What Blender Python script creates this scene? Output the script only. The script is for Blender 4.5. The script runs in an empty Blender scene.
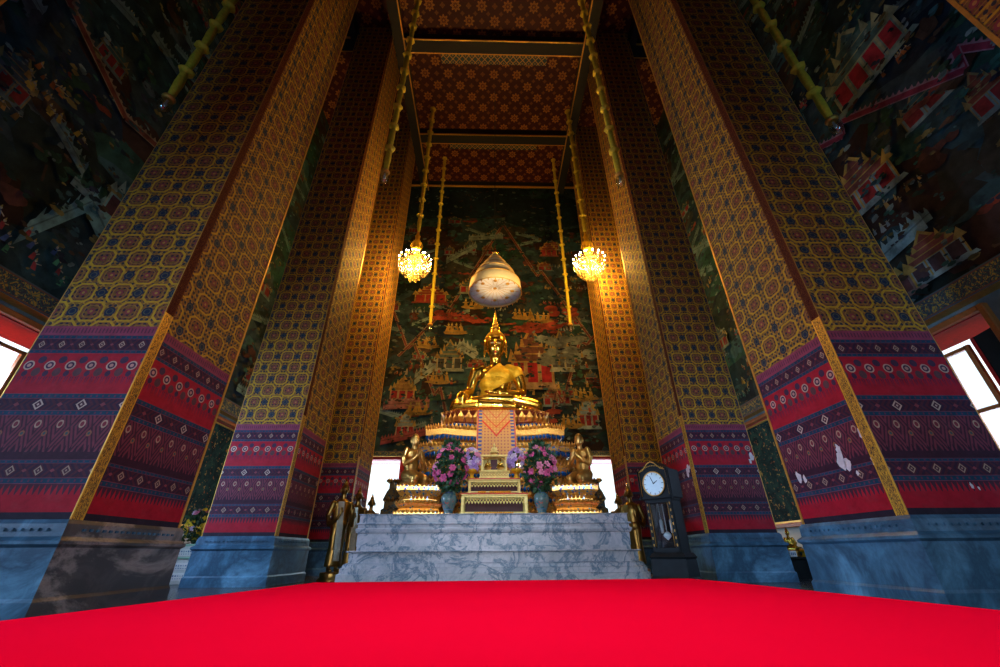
import bpy, bmesh, math, random
from mathutils import Vector, Matrix, noise as mnoise
PI = math.pi
R = math.radians
col = bpy.context.scene.collection
sc = bpy.context.scene
rnd = random.Random(7)

# ------------------------------------------------------------------ node helpers
class S:
    """A float socket with arithmetic."""
    def __init__(s, t, k): s.t, s.k = t, k
    def _m(s, op, *a):
        n = s.t.nodes.new('ShaderNodeMath'); n.operation = op
        for i, v in enumerate((s,) + a):
            if isinstance(v, S): s.t.links.new(v.k, n.inputs[i])
            else: n.inputs[i].default_value = float(v)
        return S(s.t, n.outputs[0])
    def __add__(s, o): return s._m('ADD', o)
    __radd__ = __add__
    def __mul__(s, o): return s._m('MULTIPLY', o)
    __rmul__ = __mul__
    def __sub__(s, o): return s._m('SUBTRACT', o)
    def __truediv__(s, o): return s._m('DIVIDE', o)
    def fr(s): return s._m('FRACT')
    def ab(s): return s._m('ABSOLUTE')
    def fl(s): return s._m('FLOOR')
    def mn(s, o): return s._m('MINIMUM', o)
    def mx(s, o): return s._m('MAXIMUM', o)
    def lt(s, o): return s._m('LESS_THAN', o)
    def gt(s, o): return s._m('GREATER_THAN', o)
    def sqrt(s): return s._m('SQRT')
    def sin(s): return s._m('SINE')
    def inr(s, a, b): return s.gt(a) * s.lt(b)

class Mat:
    def __init__(s, name, rough=.6, metal=0., spec=.5):
        s.m = bpy.data.materials.new(name); s.m.use_nodes = True
        s.t = s.m.node_tree; s.b = s.t.nodes['Principled BSDF']
        s.b.inputs['Roughness'].default_value = rough
        s.b.inputs['Metallic'].default_value = metal
        s.b.inputs['Specular IOR Level'].default_value = spec
    def new(s, k): return s.t.nodes.new(k)
    def link(s, a, b): s.t.links.new(a, b)
    def obj(s):
        return s.new('ShaderNodeTexCoord').outputs['Object']
    def uv(s):
        n = s.new('ShaderNodeUVMap'); n.uv_map = 'UVMap'
        return s.sep(n.outputs[0])
    def sep(s, v):
        n = s.new('ShaderNodeSeparateXYZ'); s.link(v, n.inputs[0])
        return [S(s.t, o) for o in n.outputs]
    def comb(s, x, y, z=0.):
        n = s.new('ShaderNodeCombineXYZ')
        for i, v in enumerate((x, y, z)):
            if isinstance(v, S): s.link(v.k, n.inputs[i])
            else: n.inputs[i].default_value = v
        return n.outputs[0]
    def noise(s, v, scale=5, det=3, rough=.55, dist=0.):
        n = s.new('ShaderNodeTexNoise'); n.inputs['Scale'].default_value = scale
        n.inputs['Detail'].default_value = det; n.inputs['Roughness'].default_value = rough
        n.inputs['Distortion'].default_value = dist
        if v is not None: s.link(v, n.inputs['Vector'])
        return S(s.t, n.outputs['Fac'])
    def voro(s, v, scale, feat='F1', out='Distance'):
        n = s.new('ShaderNodeTexVoronoi'); n.feature = feat; n.inputs['Scale'].default_value = scale
        if v is not None: s.link(v, n.inputs['Vector'])
        return n.outputs[out]
    def ramp(s, f, stops, interp='LINEAR'):
        n = s.new('ShaderNodeValToRGB'); n.color_ramp.interpolation = interp
        e = n.color_ramp.elements
        while len(e) < len(stops): e.new(.5)
        for i, (p, c) in enumerate(stops):
            e[i].position = p; e[i].color = (*c, 1)
        s.link(f.k if isinstance(f, S) else f, n.inputs[0])
        return n.outputs[0]
    def mix(s, f, a, b, mode='MIX'):
        n = s.new('ShaderNodeMix'); n.data_type = 'RGBA'; n.blend_type = mode
        for i, v in ((0, f), (6, a), (7, b)):
            if isinstance(v, S): s.link(v.k, n.inputs[i])
            elif isinstance(v, (int, float)): n.inputs[i].default_value = v
            elif isinstance(v, tuple): n.inputs[i].default_value = (*v, 1)
            else: s.link(v, n.inputs[i])
        return n.outputs[2]
    def base(s, c):
        if isinstance(c, tuple): s.b.inputs['Base Color'].default_value = (*c, 1)
        else: s.link(c, s.b.inputs['Base Color'])
        return s
    def rough(s, v): s.link(v.k, s.b.inputs['Roughness']); return s
    def bump(s, h, strength=.3, dist=.02):
        n = s.new('ShaderNodeBump'); n.inputs['Strength'].default_value = strength
        n.inputs['Distance'].default_value = dist
        s.link(h.k if isinstance(h, S) else h, n.inputs['Height']); s.link(n.outputs[0], s.b.inputs['Normal'])
        return s

def plain(name, c, rough=.6, metal=0., var=.15, scale=14, bump=0.):
    m = Mat(name, rough, metal)
    o = m.obj(); n = m.noise(o, scale, 3)
    d = tuple(x * (1 - var) for x in c); l = tuple(min(1, x * (1 + var)) for x in c)
    m.base(m.ramp(n, [(.3, d), (.7, l)]))
    if bump: m.bump(n, bump)
    return m.m

def vcol(name, rough=.6, metal=0., var=.25, scale=9, spec=.4):
    m = Mat(name, rough, metal, spec)
    a = m.new('ShaderNodeAttribute'); a.attribute_name = 'Col'
    n = m.noise(m.obj(), scale, 4, .65)
    k = m.ramp(n, [(.3, (1 - var,) * 3), (.7, (1 + var,) * 3)])
    m.base(m.mix(1., a.outputs['Color'], k, 'MULTIPLY'))
    return m.m

def emit(name, c, st):
    m = Mat(name); m.base(c)
    m.b.inputs['Emission Color'].default_value = (*c, 1); m.b.inputs['Emission Strength'].default_value = st
    return m.m

M = {}
# gold
def gold(name, c, rough, metal=1., bump=0., scale=30):
    m = Mat(name, rough, metal)
    n = m.noise(m.obj(), scale, 3)
    m.base(m.ramp(n, [(.3, tuple(x * .82 for x in c)), (.7, c)]))
    if bump: m.bump(n, bump, .02)
    return m.m
M['gold'] = gold('polished_gold', (1., .62, .10), .2)
M['gold_robe'] = gold('robe_gold', (.95, .54, .02), .45, .5, 1., 15)
M['gold_orn'] = gold('ornate_gold', (.95, .52, .12), .33, .9, 1., 26)
M['gold_dark'] = gold('old_gold', (.36, .22, .06), .32, 1., .3, 9)
M['gold_pale'] = gold('pale_gold', (.95, .78, .30), .38, .45, .15, 30)
M['brass'] = gold('brass', (1., .66, .12), .22)

def marble(name, c0, c1, vein, sc_=2.2, rough=.4, vk=11., v2k=.35):
    m = Mat(name, rough)
    o = m.obj()
    n = m.noise(o, sc_ * .8, 5, .6, .6)
    v = ((m.noise(o, sc_ * .9, 8, .66, .7) - .5).ab()) * vk
    v2 = ((m.noise(o, sc_ * 2.6, 6, .6, 1.) - .5).ab()) * 16.
    c = m.ramp(n, [(.32, c0), (.62, c1)])
    c = m.mix((v2.mn(1.) * v2k) + (1. - v2k), tuple(x * 1.2 for x in vein), c)
    c = m.mix(v.mn(1.), vein, c)
    m.base(c)
    return m.m
M['marble_white'] = marble('white_veined_marble', (.34, .39, .45), (.52, .54, .60), (.09, .18, .27), 1.7, .4, 24., .30)
M['marble_blue'] = marble('blue_grey_marble', (.045, .17, .30), (.13, .33, .52), (.02, .07, .13), .9, .35, 7.)
M['marble_shaded'] = marble('shaded_base_marble', (.022, .022, .028), (.05, .05, .055), (.22, .20, .20), .5, .35, 26., .1)  # shaded copy of the pillar base marble, its darkness painted in

# carpet
m = Mat('red_carpet', 1., 0, .0)
o = m.obj(); n = m.noise(o, 260, 2); n2 = m.noise(o, .7, 3)
x_, y_, _z = m.sep(o)
seam = ((((y_ + n2 * .12) / 1.9).fr() - .5).ab()).lt(.004).mx(((((x_ + .4) / 2.6).fr() - .5).ab()).lt(.003))
m.base(m.mix(n2, (.78, .0015, .026), (.88, .002, .034)))
m.bump((m.noise(o, 1.6, 3) * 3.) + (n * .5) - (seam * .6), .30, .012)
M['carpet'] = m.m

# ---- column pattern
OCH, RED, PUR, BLU, INK = (.52, .32, .02), (.30, .045, .035), (.16, .035, .05), (.015, .03, .10), (.03, .012, .02)
PINK, SCAR, MAR = (.40, .07, .13), (.38, .012, .03), (.075, .018, .035)
def column_mat():
    m = Mat('patterned_pillar_paint', .7, 0, .14)
    u, z, _ = m.uv()
    inner = u.gt(50.)
    u = u - inner * 100.
    a, b = u / .49, z / .60
    def cell(ox, oy, aa=a, bb=b, p=.49, q=.60):
        return (((aa + ox).fr() - .5) * p).ab(), (((bb + oy).fr() - .5) * q).ab()
    def octo(c, kx=1., ky=1.):
        x, y = c; x = x * kx; y = y * ky
        return x.mx(y).mx((x + y) * .64)
    def circ(c, k=1.): x, y = c; y = y * k; return (x * x + y * y).sqrt()
    # broad faces: boxes and blue flowers in chequer order
    d1_ = octo(cell(0, 0)).mn(octo(cell(.5, .5)))
    f1_ = circ(cell(.5, 0)).mn(circ(cell(0, .5)))
    e1_ = circ(cell(0, 0)).mn(circ(cell(.5, .5)))
    # side faces: straight rows of wide boxes with flowers between the rows
    a2, b2 = u / .50, z / .40
    cc = cell(0, 0, a2, b2, .50, .40)
    d2_ = octo(cc, .86, 1.08); e2_ = circ(cc); f2_ = circ(cell(.5, .5, a2, b2, .50, .40)) * 1.05
    def sel(p, q): return p + (q - p) * inner
    d, f, e = sel(d1_, d2_), sel(f1_, f2_), sel(e1_, e2_)
    g3, g4 = ((u * 14.).fr() - .5).ab(), ((z * 14.).fr() - .5).ab()
    fine = (g3 * g3 + g4 * g4).sqrt()
    nv = m.noise(m.comb(u, z), 34, 2)
    line = ((((u + z) * 7.1).fr() - .5).ab()).lt(.09).mx(((((u - z) * 7.1).fr() - .5).ab()).lt(.09))
    c = m.mix(nv.gt(.50), (.25, .15, .02), (.22, .10, .03))
    c = m.mix(line, c, (.42, .25, .035))
    c = m.mix(fine.lt(.30), c, (.03, .035, .05))
    c = m.mix(d.lt(.158), c, OCH)
    c = m.mix(d.lt(.130), c, m.mix(nv.gt(.5), (.19, .06, .04), (.20, .12, .025)))
    c = m.mix(d.lt(.130) * fine.lt(.26), c, (.03, .02, .045))
    c = m.mix(d.inr(.085, .098), c, (.32, .17, .04))
    c = m.mix(e.lt(.046), c, (.24, .05, .06)); c = m.mix(e.lt(.02), c, (.40, .22, .06))
    c = m.mix(f.lt(.070), c, (.012, .028, .065))
    c = m.mix(f.inr(.036, .046), c, (.10, .11, .07))
    def diam(p, zc, k=.75, off=0.):
        return ((((u / p + off).fr() - .5) * p).ab() + ((z - zc).ab()) * k)
    def over(z0, z1, cc):
        nonlocal c
        c = m.mix(z.inr(z0, z1), c, cc)
    def blue(z0, z1):
        x = ((u / .07).fr() - .5).ab()
        q = m.mix(x.lt(.13) * (((z - (z0 + z1) / 2).ab()).lt((z1 - z0) * .2)), (.008, .05, .10), (.12, .035, .08))
        e_ = ((z - (z0 + z1) / 2).ab()).gt((z1 - z0) * .40)
        over(z0, z1, m.mix(e_, q, (.20, .05, .09)))
    def dark(z0, z1, p, r, ring, k=.8):
        zc = (z0 + z1) / 2
        dd = diam(p, zc, k); d2 = diam(p, zc, 1.3, .5)
        q = m.mix(((dd * 14).fr()).lt(.5), MAR, (.035, .015, .04))
        q = m.mix(d2.lt(r * .55), q, (.22, .05, .07))
        q = m.mix(dd.lt(r), q, ring); q = m.mix(dd.lt(r * .66), q, (.07, .03, .05)); q = m.mix(dd.lt(r * .25), q, ring)
        over(z0, z1, q)
    over(2.93, 3.07, m.mix(((u / .045).fr()).lt(.4) * z.gt(2.97) * z.lt(3.04), (.27, .05, .10), (.12, .03, .07)))
    blue(2.88, 2.937)
    dark(2.725, 2.88, .25, .042, (.42, .30, .22))
    blue(2.674, 2.725)
    # red field of staggered drops
    def drops(p, zc, off, rx, rz):
        x = (((u / p + off).fr() - .5) * p).ab() / rx; y = (z - zc).ab() / rz
        return (x * x + y * y).sqrt()
    q = SCAR
    d1, d2, d3 = drops(.25, 2.51, 0, .062, .062), drops(.25, 2.585, .5, .05, .05), drops(.25, 2.42, .5, .05, .058)
    d4 = drops(.25, 2.40, 0, .034, .04)
    dk = (.06, .03, .07)
    q = m.mix(d2.lt(1.), q, dk); q = m.mix(d3.lt(1.), q, (.11, .05, .06)); q = m.mix(d4.lt(1.), q, dk)
    q = m.mix(d1.lt(1.), q, (.52, .38, .30)); q = m.mix(d1.lt(.72), q, dk); q = m.mix(d1.lt(.38), q, (.5, .28, .24))
    th = (((u / .0625).fr() - .5).ab())
    q = m.mix(th.lt((z - 2.20) * 2.1) * z.lt(2.36) * th.gt(.1), q, (.12, .02, .06))
    q = m.mix(th.lt(((z * -1.) + 2.674) * 8. - .0) , q, q) if False else q
    over(2.142, 2.674, q)
    blue(2.076, 2.142)
    dark(1.933, 2.076, .50, .065, (.50, .40, .34), .95)
    blue(1.87, 1.933)
    # dark field with flame shaped spires
    s1 = (((u / .25).fr() - .5).ab()) * .25
    fl = s1 + ((z - 1.74).ab()) * .42
    q = m.mix(((fl * 22).fr()).lt(.55), (.055, .018, .035), (.17, .035, .06))
    h1, h2 = drops(.25, 1.77, 0, .036, .048), drops(.25, 1.66, .5, .03, .034)
    q = m.mix(h1.lt(1.), q, (.42, .28, .20)); q = m.mix(h1.lt(.6), q, (.2, .03, .05))
    q = m.mix(h2.lt(1.), q, (.28, .11, .06)); q = m.mix(h2.lt(.5), q, (.04, .10, .10))
    q = m.mix(z.lt(1.55) * th.gt(((z * -1.) + 1.55) * -3.4 + .55), q, (.035, .012, .03))
    q = m.mix(z.lt(1.45), q, (.04, .013, .03))
    over(1.366, 1.87, q)
    blue(1.326, 1.366)
    dark(1.176, 1.326, .30, .05, (.36, .26, .20), .9)
    blue(1.111, 1.176)
    q = m.mix(th.lt((z - .98) * 4.), (.40, .01, .03), (.07, .02, .04))
    over(1.0, 1.111, q)
    over(.83, 1.0, (.36, .008, .025))
    over(.0, .83, (.02, .015, .03))
    # wear
    w = m.noise(m.comb(u, z), 3.2, 6, .7)
    c = m.mix((w - .52).mx(0.) * .7, c, (.16, .12, .13))
    c = m.mix(1., c, m.ramp(m.noise(m.comb(u, z), 7, 4, .7), [(.3, (.72,) * 3), (.7, (1.1,) * 3)]), 'MULTIPLY')
    # tufted look of damaged plaster: slight blotches in the lower bands
    m.base(c)
    m.bump(m.noise(m.comb(u, z), 40, 3), .12, .01)
    return m.m
M['column'] = column_mat()
M['plaster'] = plain('bare_plaster', (.62, .58, .62), .8)
M['red_paint'] = plain('red_lacquer', (.45, .008, .012), .5)
M['orange_frame'] = plain('orange_gilt_frame', (.42, .12, .02), .5)
# gold scroll trim on black
def trim_mat(name, g, bg, thr=.5, sc_=26, metal=.6):
    m = Mat(name, .45 if metal else .85, 0, .5 if metal else .08)
    u, z, _ = m.uv()
    n = m.noise(m.comb(u, z), sc_, 2, .5, 1.5)
    c = m.mix(n.gt(thr), bg, g)
    edge = ((u - .5).ab()).gt(.40)
    c = m.mix(edge, c, g)
    m.base(c); m.link((n.gt(thr).mx(edge) * metal).k, m.b.inputs['Metallic'])
    return m.m
M['trim'] = trim_mat('gold_scroll_trim', (.78, .46, .05), (.03, .012, .01))
M['trim_red'] = trim_mat('red_gold_trim', (.13, .045, .012), (.045, .006, .008), .53, 26, 0)
M['goldline'] = plain('gilt_line', (.62, .34, .06), .45, .6)
# ceiling
def ceil_mat():
    m = Mat('red_coffer_with_gold_rosettes', .6, 0, .3)
    x, y, _ = m.sep(m.obj())
    P = 1.12
    def ros(ox, oy, r0, k, p=P):
        a = ((x / p + ox).fr() - .5) * p; b = ((y / p + oy).fr() - .5) * p
        r = (a * a + b * b).sqrt()
        th = b._m('ARCTAN2', a)
        w = ((th * k)._m('COSINE')) * .22 + 1.
        return r / (w * r0)
    c = (.045, .005, .008)
    g1, g2 = (.36, .17, .025), (.17, .065, .015)
    def dots(r, ox, oy, k, p=P):
        return r
    for ox, oy in ((0, 0), (.5, .5)):
        r = ros(ox, oy, .20, 8.)
        c = m.mix(r.lt(1.), c, g2); c = m.mix(r.inr(.30, .44), c, (.08, .01, .012)); c = m.mix(r.inr(.55, .92), c, g1); c = m.mix(r.inr(.68, .74), c, (.10, .015, .012)); c = m.mix(r.lt(.16), c, g1)
    for ox, oy in ((.5, 0), (0, .5)):
        r = ros(ox, oy, .095, 4.)
        c = m.mix(r.lt(1.), c, g2); c = m.mix(r.inr(.45, .55), c, (.09, .01, .012))
    for ox, oy in ((.25, .25), (.75, .25), (.25, .75), (.75, .75)):
        r = ros(ox, oy, .075, 4.)
        c = m.mix(r.lt(1.), c, (.15, .055, .015))
    m.base(c)
    return m.m
M['ceiling'] = ceil_mat()
m = Mat('teal_gold_lattice', .5)
x, y, _ = m.sep(m.obj())
d = (((x / .3).fr() - .5).ab() + ((y / .3).fr() - .5).ab())
m.base(m.mix(d.inr(.42, .58), m.mix(d.lt(.15), (.01, .05, .06), (.3, .2, .05)), (.45, .27, .05)))
M['lattice'] = m.m
M['beam'] = plain('dark_beam_paint', (.007, .010, .014), .7)
M['mural'] = vcol('mural_paint', .75, 0, .55, 2.6, .2)
M['paint'] = vcol('painted_surface', .55, 0, .12, 8)
M['gloss'] = vcol('glossy_painted_surface', .22, 0, .12, 8)
M['cloth_y'] = plain('yellow_sheath_fabric', (.60, .50, .03), .75, 0, .2, 12)
M['white_cloth'] = plain('cream_canopy_cloth', (.84, .72, .42), .6, 0, .06, 6)
M['white_lace'] = plain('white_canopy_lining', (.74, .70, .72), .7, 0, .08, 20)
M['floor'] = marble('dark_floor_marble', (.04, .035, .045), (.09, .08, .09), (.02, .02, .02), 1.2, .25)
M['blackwood'] = plain('black_lacquered_wood', (.006, .009, .011), .5, 0, .3, 6)
M['yellow_gold'] = plain('yellow_gold_lacquer', (.88, .50, .02), .35, .35, .1, 10)
M['cream'] = plain('cream_gilt_wood', (.86, .70, .22), .45, .15, .12, 20)
M['vermilion'] = plain('vermilion_edge', (.62, .06, .02), .45)
M['leaf'] = plain('green_leaf', (.02, .085, .03), .5, 0, .4, 20)
M['silver'] = plain('silver_dial', (.42, .50, .52), .4, .3, .05)
M['blackwood'].node_tree.nodes['Principled BSDF'].inputs['Specular IOR Level'].default_value = .12
M['frieze'] = None
m = Mat('painted_frieze', .6)
x, y, _ = m.uv()
d = (((x / .5).fr() - .5).ab() * 2 + ((y - .5).ab()) * 1.6)
n = m.noise(m.comb(x, y * .4), 14, 3, .6, 1.)
c = m.mix(n.gt(.53), (.015, .03, .06), (.34, .25, .03))
c = m.mix(((d * 3).fr()).lt(.2), c, (.02, .10, .09))
c = m.mix(((y - .5).ab()).gt(.38), c, (.13, .05, .04)); c = m.mix(((y - .5).ab()).gt(.44), c, (.04, .09, .13))
m.base(c); M['frieze'] = m.m
# glass
def glass(name, tint=(1, 1, 1), trans=.88):
    m = bpy.data.materials.new(name); m.use_nodes = True; t = m.node_tree; t.nodes.remove(t.nodes['Principled BSDF'])
    tr = t.nodes.new('ShaderNodeBsdfTransparent'); tr.inputs[0].default_value = (*tint, 1)
    gl = t.nodes.new('ShaderNodeBsdfGlossy'); gl.inputs['Roughness'].default_value = .06
    n = t.nodes.new('ShaderNodeTexNoise'); n.inputs['Scale'].default_value = 3
    mp = t.nodes.new('ShaderNodeMapRange'); mp.inputs[3].default_value = 1 - trans - .03; mp.inputs[4].default_value = 1 - trans + .03
    mx = t.nodes.new('ShaderNodeMixShader')
    t.links.new(n.outputs[0], mp.inputs[0]); t.links.new(mp.outputs[0], mx.inputs[0])
    t.links.new(tr.outputs[0], mx.inputs[1]); t.links.new(gl.outputs[0], mx.inputs[2])
    t.links.new(mx.outputs[0], t.nodes['Material Output'].inputs[0])
    return m
M['glass'] = glass('window_glass', (.97, .99, 1), .93)
M['lampglass'] = glass('lamp_glass', (.9, .95, .9), .62)
def crystal():
    m = glass('crystal_drop', (1., .9, .6), .55); t = m.node_tree
    mx = [n for n in t.nodes if n.type == 'MIX_SHADER'][0]
    d = t.nodes.new('ShaderNodeBsdfTranslucent'); d.inputs[0].default_value = (1., .84, .45, 1)
    m2 = t.nodes.new('ShaderNodeMixShader'); m2.inputs[0].default_value = .22
    t.links.new(mx.outputs[0], m2.inputs[1]); t.links.new(d.outputs[0], m2.inputs[2]); t.links.new(m2.outputs[0], t.nodes['Material Output'].inputs[0])
    return m
M['crystal'] = crystal()
M['bulb'] = emit('chandelier_bulb', (1., .86, .60), 34.)
M['candle'] = emit('candle_flame_bulb', (1., .72, .35), 30.)
# glass mosaic
def mosaic(name, cols, g, sc_=26):
    m = Mat(name, .2, .5)
    v = m.voro(m.obj(), sc_, 'F1', 'Color'); d = S(m.t, m.voro(m.obj(), sc_))
    r, gg, b = m.sep(v)
    c = m.ramp(r, [(i / len(cols), k) for i, k in enumerate(cols)], 'CONSTANT')
    c = m.mix(d.gt(.45), c, g)
    m.base(c)
    return m.m
M['mosaic'] = mosaic('blue_glass_mosaic', [(.02, .10, .45), (.8, .42, .08), (.03, .25, .5), (.02, .05, .25), (.75, .4, .08), (.25, .45, .7)], (.85, .48, .1), 17)
M['mosaic_gold'] = mosaic('gold_glass_mosaic', [(.9, .5, .12), (.8, .42, .1), (.02, .2, .4), (.95, .6, .2), (.5, .2, .05), (.85, .5, .12)], (.8, .42, .08), 20)

M['mosaic_dark'] = mosaic('dark_glass_mosaic', [(.02,.06,.10),(.10,.07,.03),(.02,.03,.05),(.04,.12,.16)], (.16,.11,.04), 18)

# ------------------------------------------------------------------ mesh helpers
class MB:
    def __init__(s): s.v, s.f, s.mi, s.sm, s.c, s.uv = [], [], [], [], [], {}
    def add(s, vs, fs, mi=0, smooth=False, c=(1, 1, 1), uvs=None):
        n = len(s.v); s.v += [tuple(p) for p in vs]
        for i, f in enumerate(fs):
            if uvs: s.uv[len(s.f)] = uvs[i]
            s.f.append([n + k for k in f]); s.mi.append(mi); s.sm.append(smooth); s.c.append(c)
        return s
    def quad(s, a, b, c_, d, mi=0, c=(1, 1, 1), uv=None):
        return s.add([a, b, c_, d], [(0, 1, 2, 3)], mi, False, c, [uv] if uv else None)
    def box(s, cx, cy, cz, sx, sy, sz, mi=0, c=(1, 1, 1), rot=0., bev=0.):
        x, y, z = sx / 2, sy / 2, sz / 2
        if bev <= 0:
            vs = [(i * x, j * y, k * z) for k in (-1, 1) for j in (-1, 1) for i in (-1, 1)]
            fs = [(0, 2, 3, 1), (4, 5, 7, 6), (0, 1, 5, 4), (2, 6, 7, 3), (0, 4, 6, 2), (1, 3, 7, 5)]
        else:
            pl = lambda e: [(-x + e, -y), (x - e, -y), (x, -y + e), (x, y - e), (x - e, y), (-x + e, y), (-x, y - e), (-x, -y + e)]
            rings = [(-z, bev), (-z + bev, 0), (z - bev, 0), (z, bev)]
            vs = []
            for zz, ins in rings:
                for px, py in pl(bev): vs.append((px * (1 - ins / x), py * (1 - ins / y), zz))
            fs = [tuple(range(7, -1, -1)), tuple(range(24, 32))]
            for r in range(3):
                for i in range(8): fs.append((r * 8 + i, r * 8 + (i + 1) % 8, r * 8 + 8 + (i + 1) % 8, r * 8 + 8 + i))
        cr, sr = math.cos(rot), math.sin(rot)
        return s.add([(cx + a * cr - b * sr, cy + a * sr + b * cr, cz + q) for a, b, q in vs], fs, mi, False, c)
    def lathe(s, cx, cy, prof, n=24, mi=0, c=(1, 1, 1), smooth=True, mod=None, sx=1., sy=1., cap=True):
        vs, fs = [], []
        for r, z in prof:
            for i in range(n):
                a = 2 * PI * i / n; k = r * (mod(a, z) if mod else 1)
                vs.append((cx + k * math.cos(a) * sx, cy + k * math.sin(a) * sy, z))
        for j in range(len(prof) - 1):
            for i in range(n):
                fs.append((j * n + i, j * n + (i + 1) % n, (j + 1) * n + (i + 1) % n, (j + 1) * n + i))
        if cap:
            fs.append(tuple(range(n - 1, -1, -1))); k = (len(prof) - 1) * n; fs.append(tuple(range(k, k + n)))
        return s.add(vs, fs, mi, smooth, c)
    def tube(s, pts, rad, n=8, mi=0, c=(1, 1, 1), smooth=True):
        pts = [Vector(p) for p in pts]; rr = rad if isinstance(rad, (list, tuple)) else [rad] * len(pts)
        vs, fs = [], []; up = Vector((0, 0, 1)); px = None
        for i, p in enumerate(pts):
            d = (pts[min(i + 1, len(pts) - 1)] - pts[max(i - 1, 0)]).normalized()
            if px is None: px = d.orthogonal().normalized()
            px = (px - d * px.dot(d)).normalized(); py = d.cross(px)
            for k in range(n):
                a = 2 * PI * k / n; vs.append(p + (px * math.cos(a) + py * math.sin(a)) * rr[i])
        for j in range(len(pts) - 1):
            for k in range(n): fs.append((j * n + k, j * n + (k + 1) % n, (j + 1) * n + (k + 1) % n, (j + 1) * n + k))
        fs.append(tuple(range(n - 1, -1, -1))); k = (len(pts) - 1) * n; fs.append(tuple(range(k, k + n)))
        return s.add(vs, fs, mi, smooth, c)
    def ell(s, c0, r, rot=None, n=12, mi=0, c=(1, 1, 1), smooth=True):
        m_ = rot or Matrix.Identity(3); vs, fs = [], []; h = n // 2
        for j in range(h + 1):
            t = PI * j / h
            for i in range(n):
                a = 2 * PI * i / n
                vs.append(Vector(c0) + m_ @ Vector((r[0] * math.sin(t) * math.cos(a), r[1] * math.sin(t) * math.sin(a), r[2] * math.cos(t))))
        for j in range(h):
            for i in range(n): fs.append((j * n + i, (j + 1) * n + i, (j + 1) * n + (i + 1) % n, j * n + (i + 1) % n))
        return s.add(vs, fs, mi, smooth, c)
    def build(s, name, mats, parent=None, loc=None):
        me = bpy.data.meshes.new(name); me.from_pydata(s.v, [], s.f)
        for m_ in (mats if isinstance(mats, (list, tuple)) else [mats]): me.materials.append(m_)
        me.polygons.foreach_set('material_index', s.mi); me.polygons.foreach_set('use_smooth', s.sm)
        if any(c != (1, 1, 1) for c in s.c):
            ca = me.color_attributes.new('Col', 'FLOAT_COLOR', 'CORNER'); arr = []
            for p in me.polygons: arr += [*s.c[p.index], 1.] * p.loop_total
            ca.data.foreach_set('color', arr)
        if s.uv:
            ul = me.uv_layers.new(name='UVMap'); arr = []
            for p in me.polygons:
                q = s.uv.get(p.index)
                for k in range(p.loop_total): arr += list(q[k]) if q else [0, 0]
            ul.data.foreach_set('uv', arr)
        me.update()
        o = bpy.data.objects.new(name, me); col.objects.link(o)
        if parent: o.parent = parent
        if loc: o.location = loc
        return o

def tag(o, label, cat, group=None, kind=None):
    if label: o['label'] = label
    if cat: o['category'] = cat
    if group: o['group'] = group
    if kind: o['kind'] = kind
    return o
def struct(o): o['kind'] = 'structure'; return o
def thing(name, label, cat, loc=(0, 0, 0), rz=0., group=None):
    o = bpy.data.objects.new(name, None); col.objects.link(o); o.location = loc; o.rotation_euler = (0, 0, rz)
    o.empty_display_size = .1
    return tag(o, label, cat, group)
def copy_tree(o, parent=None, label=None):
    c = o.copy(); col.objects.link(c)
    if parent: c.parent = parent
    if label: c['label'] = label
    for ch in list(o.children): copy_tree(ch, c)
    return c
def loft(mb, levels, cx=0, cy=0, mi=0, smooth=False, c=(1, 1, 1), sag=None, cap=True):
    """levels: [(polygon points, z)] with equal counts."""
    n = len(levels[0][0]); vs, fs = [], []
    for pl, z in levels:
        for x, y in pl: vs.append((cx + x, cy + y, z + (sag(x, y) if sag else 0)))
    for j in range(len(levels) - 1):
        for i in range(n): fs.append((j * n + i, j * n + (i + 1) % n, (j + 1) * n + (i + 1) % n, (j + 1) * n + i))
    if cap:
        fs.append(tuple(range(n - 1, -1, -1))); k = (len(levels) - 1) * n; fs.append(tuple(range(k, k + n)))
    mb.add(vs, fs, mi, smooth, c)
def rect(hx, hy): return [(-hx, -hy), (hx, -hy), (hx, hy), (-hx, hy)]
def redent(hx, hy, ind, k=3, n=6):
    """Plan with k stepped corners; long edges subdivided n times."""
    q = []
    for i in range(k + 1):
        q.append((hx - ind * (k - i), hy - ind * i)); 
        if i < k: q.append((hx - ind * (k - i - 1) , hy - ind * i)) if False else q.append((hx - ind * (k - i - 1), hy - ind * i))
    # q runs along the +x+y corner from the y side to the x side
    q2 = []
    for i in range(k):
        q2 += [(hx - ind * (k - i), hy - ind * i), (hx - ind * (k - i), hy - ind * (i + 1))]
    q2.append((hx, hy - ind * k))
    pts = []
    c1 = [(x, -y) for x, y in q2]                       # +x -y, from the front to the side
    c2 = [(x, y) for x, y in reversed(q2)]
    c3 = [(-x, y) for x, y in q2]
    c4 = [(-x, -y) for x, y in reversed(q2)]
    out = []
    for ch in (c1, c2, c3, c4):
        if out:
            a, b = out[-1], ch[0]
            for i in range(1, n): out.append((a[0] + (b[0] - a[0]) * i / n, a[1] + (b[1] - a[1]) * i / n))
        out += ch
    a, b = out[-1], out[0]
    for i in range(1, n): out.append((a[0] + (b[0] - a[0]) * i / n, a[1] + (b[1] - a[1]) * i / n))
    return out

def rot3(rx=0, ry=0, rz=0):
    return (Matrix.Rotation(rz, 3, 'Z') @ Matrix.Rotation(ry, 3, 'Y') @ Matrix.Rotation(rx, 3, 'X'))

def limb(mb, pts, rad, k=3):
    """A chain of overlapping balls and tapered tubes, fused later by the remesher."""
    mb.tube(pts, rad, 12)
    for p, r in zip(pts, rad): mb.ell(p, (r, r, r), None, 12)

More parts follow.
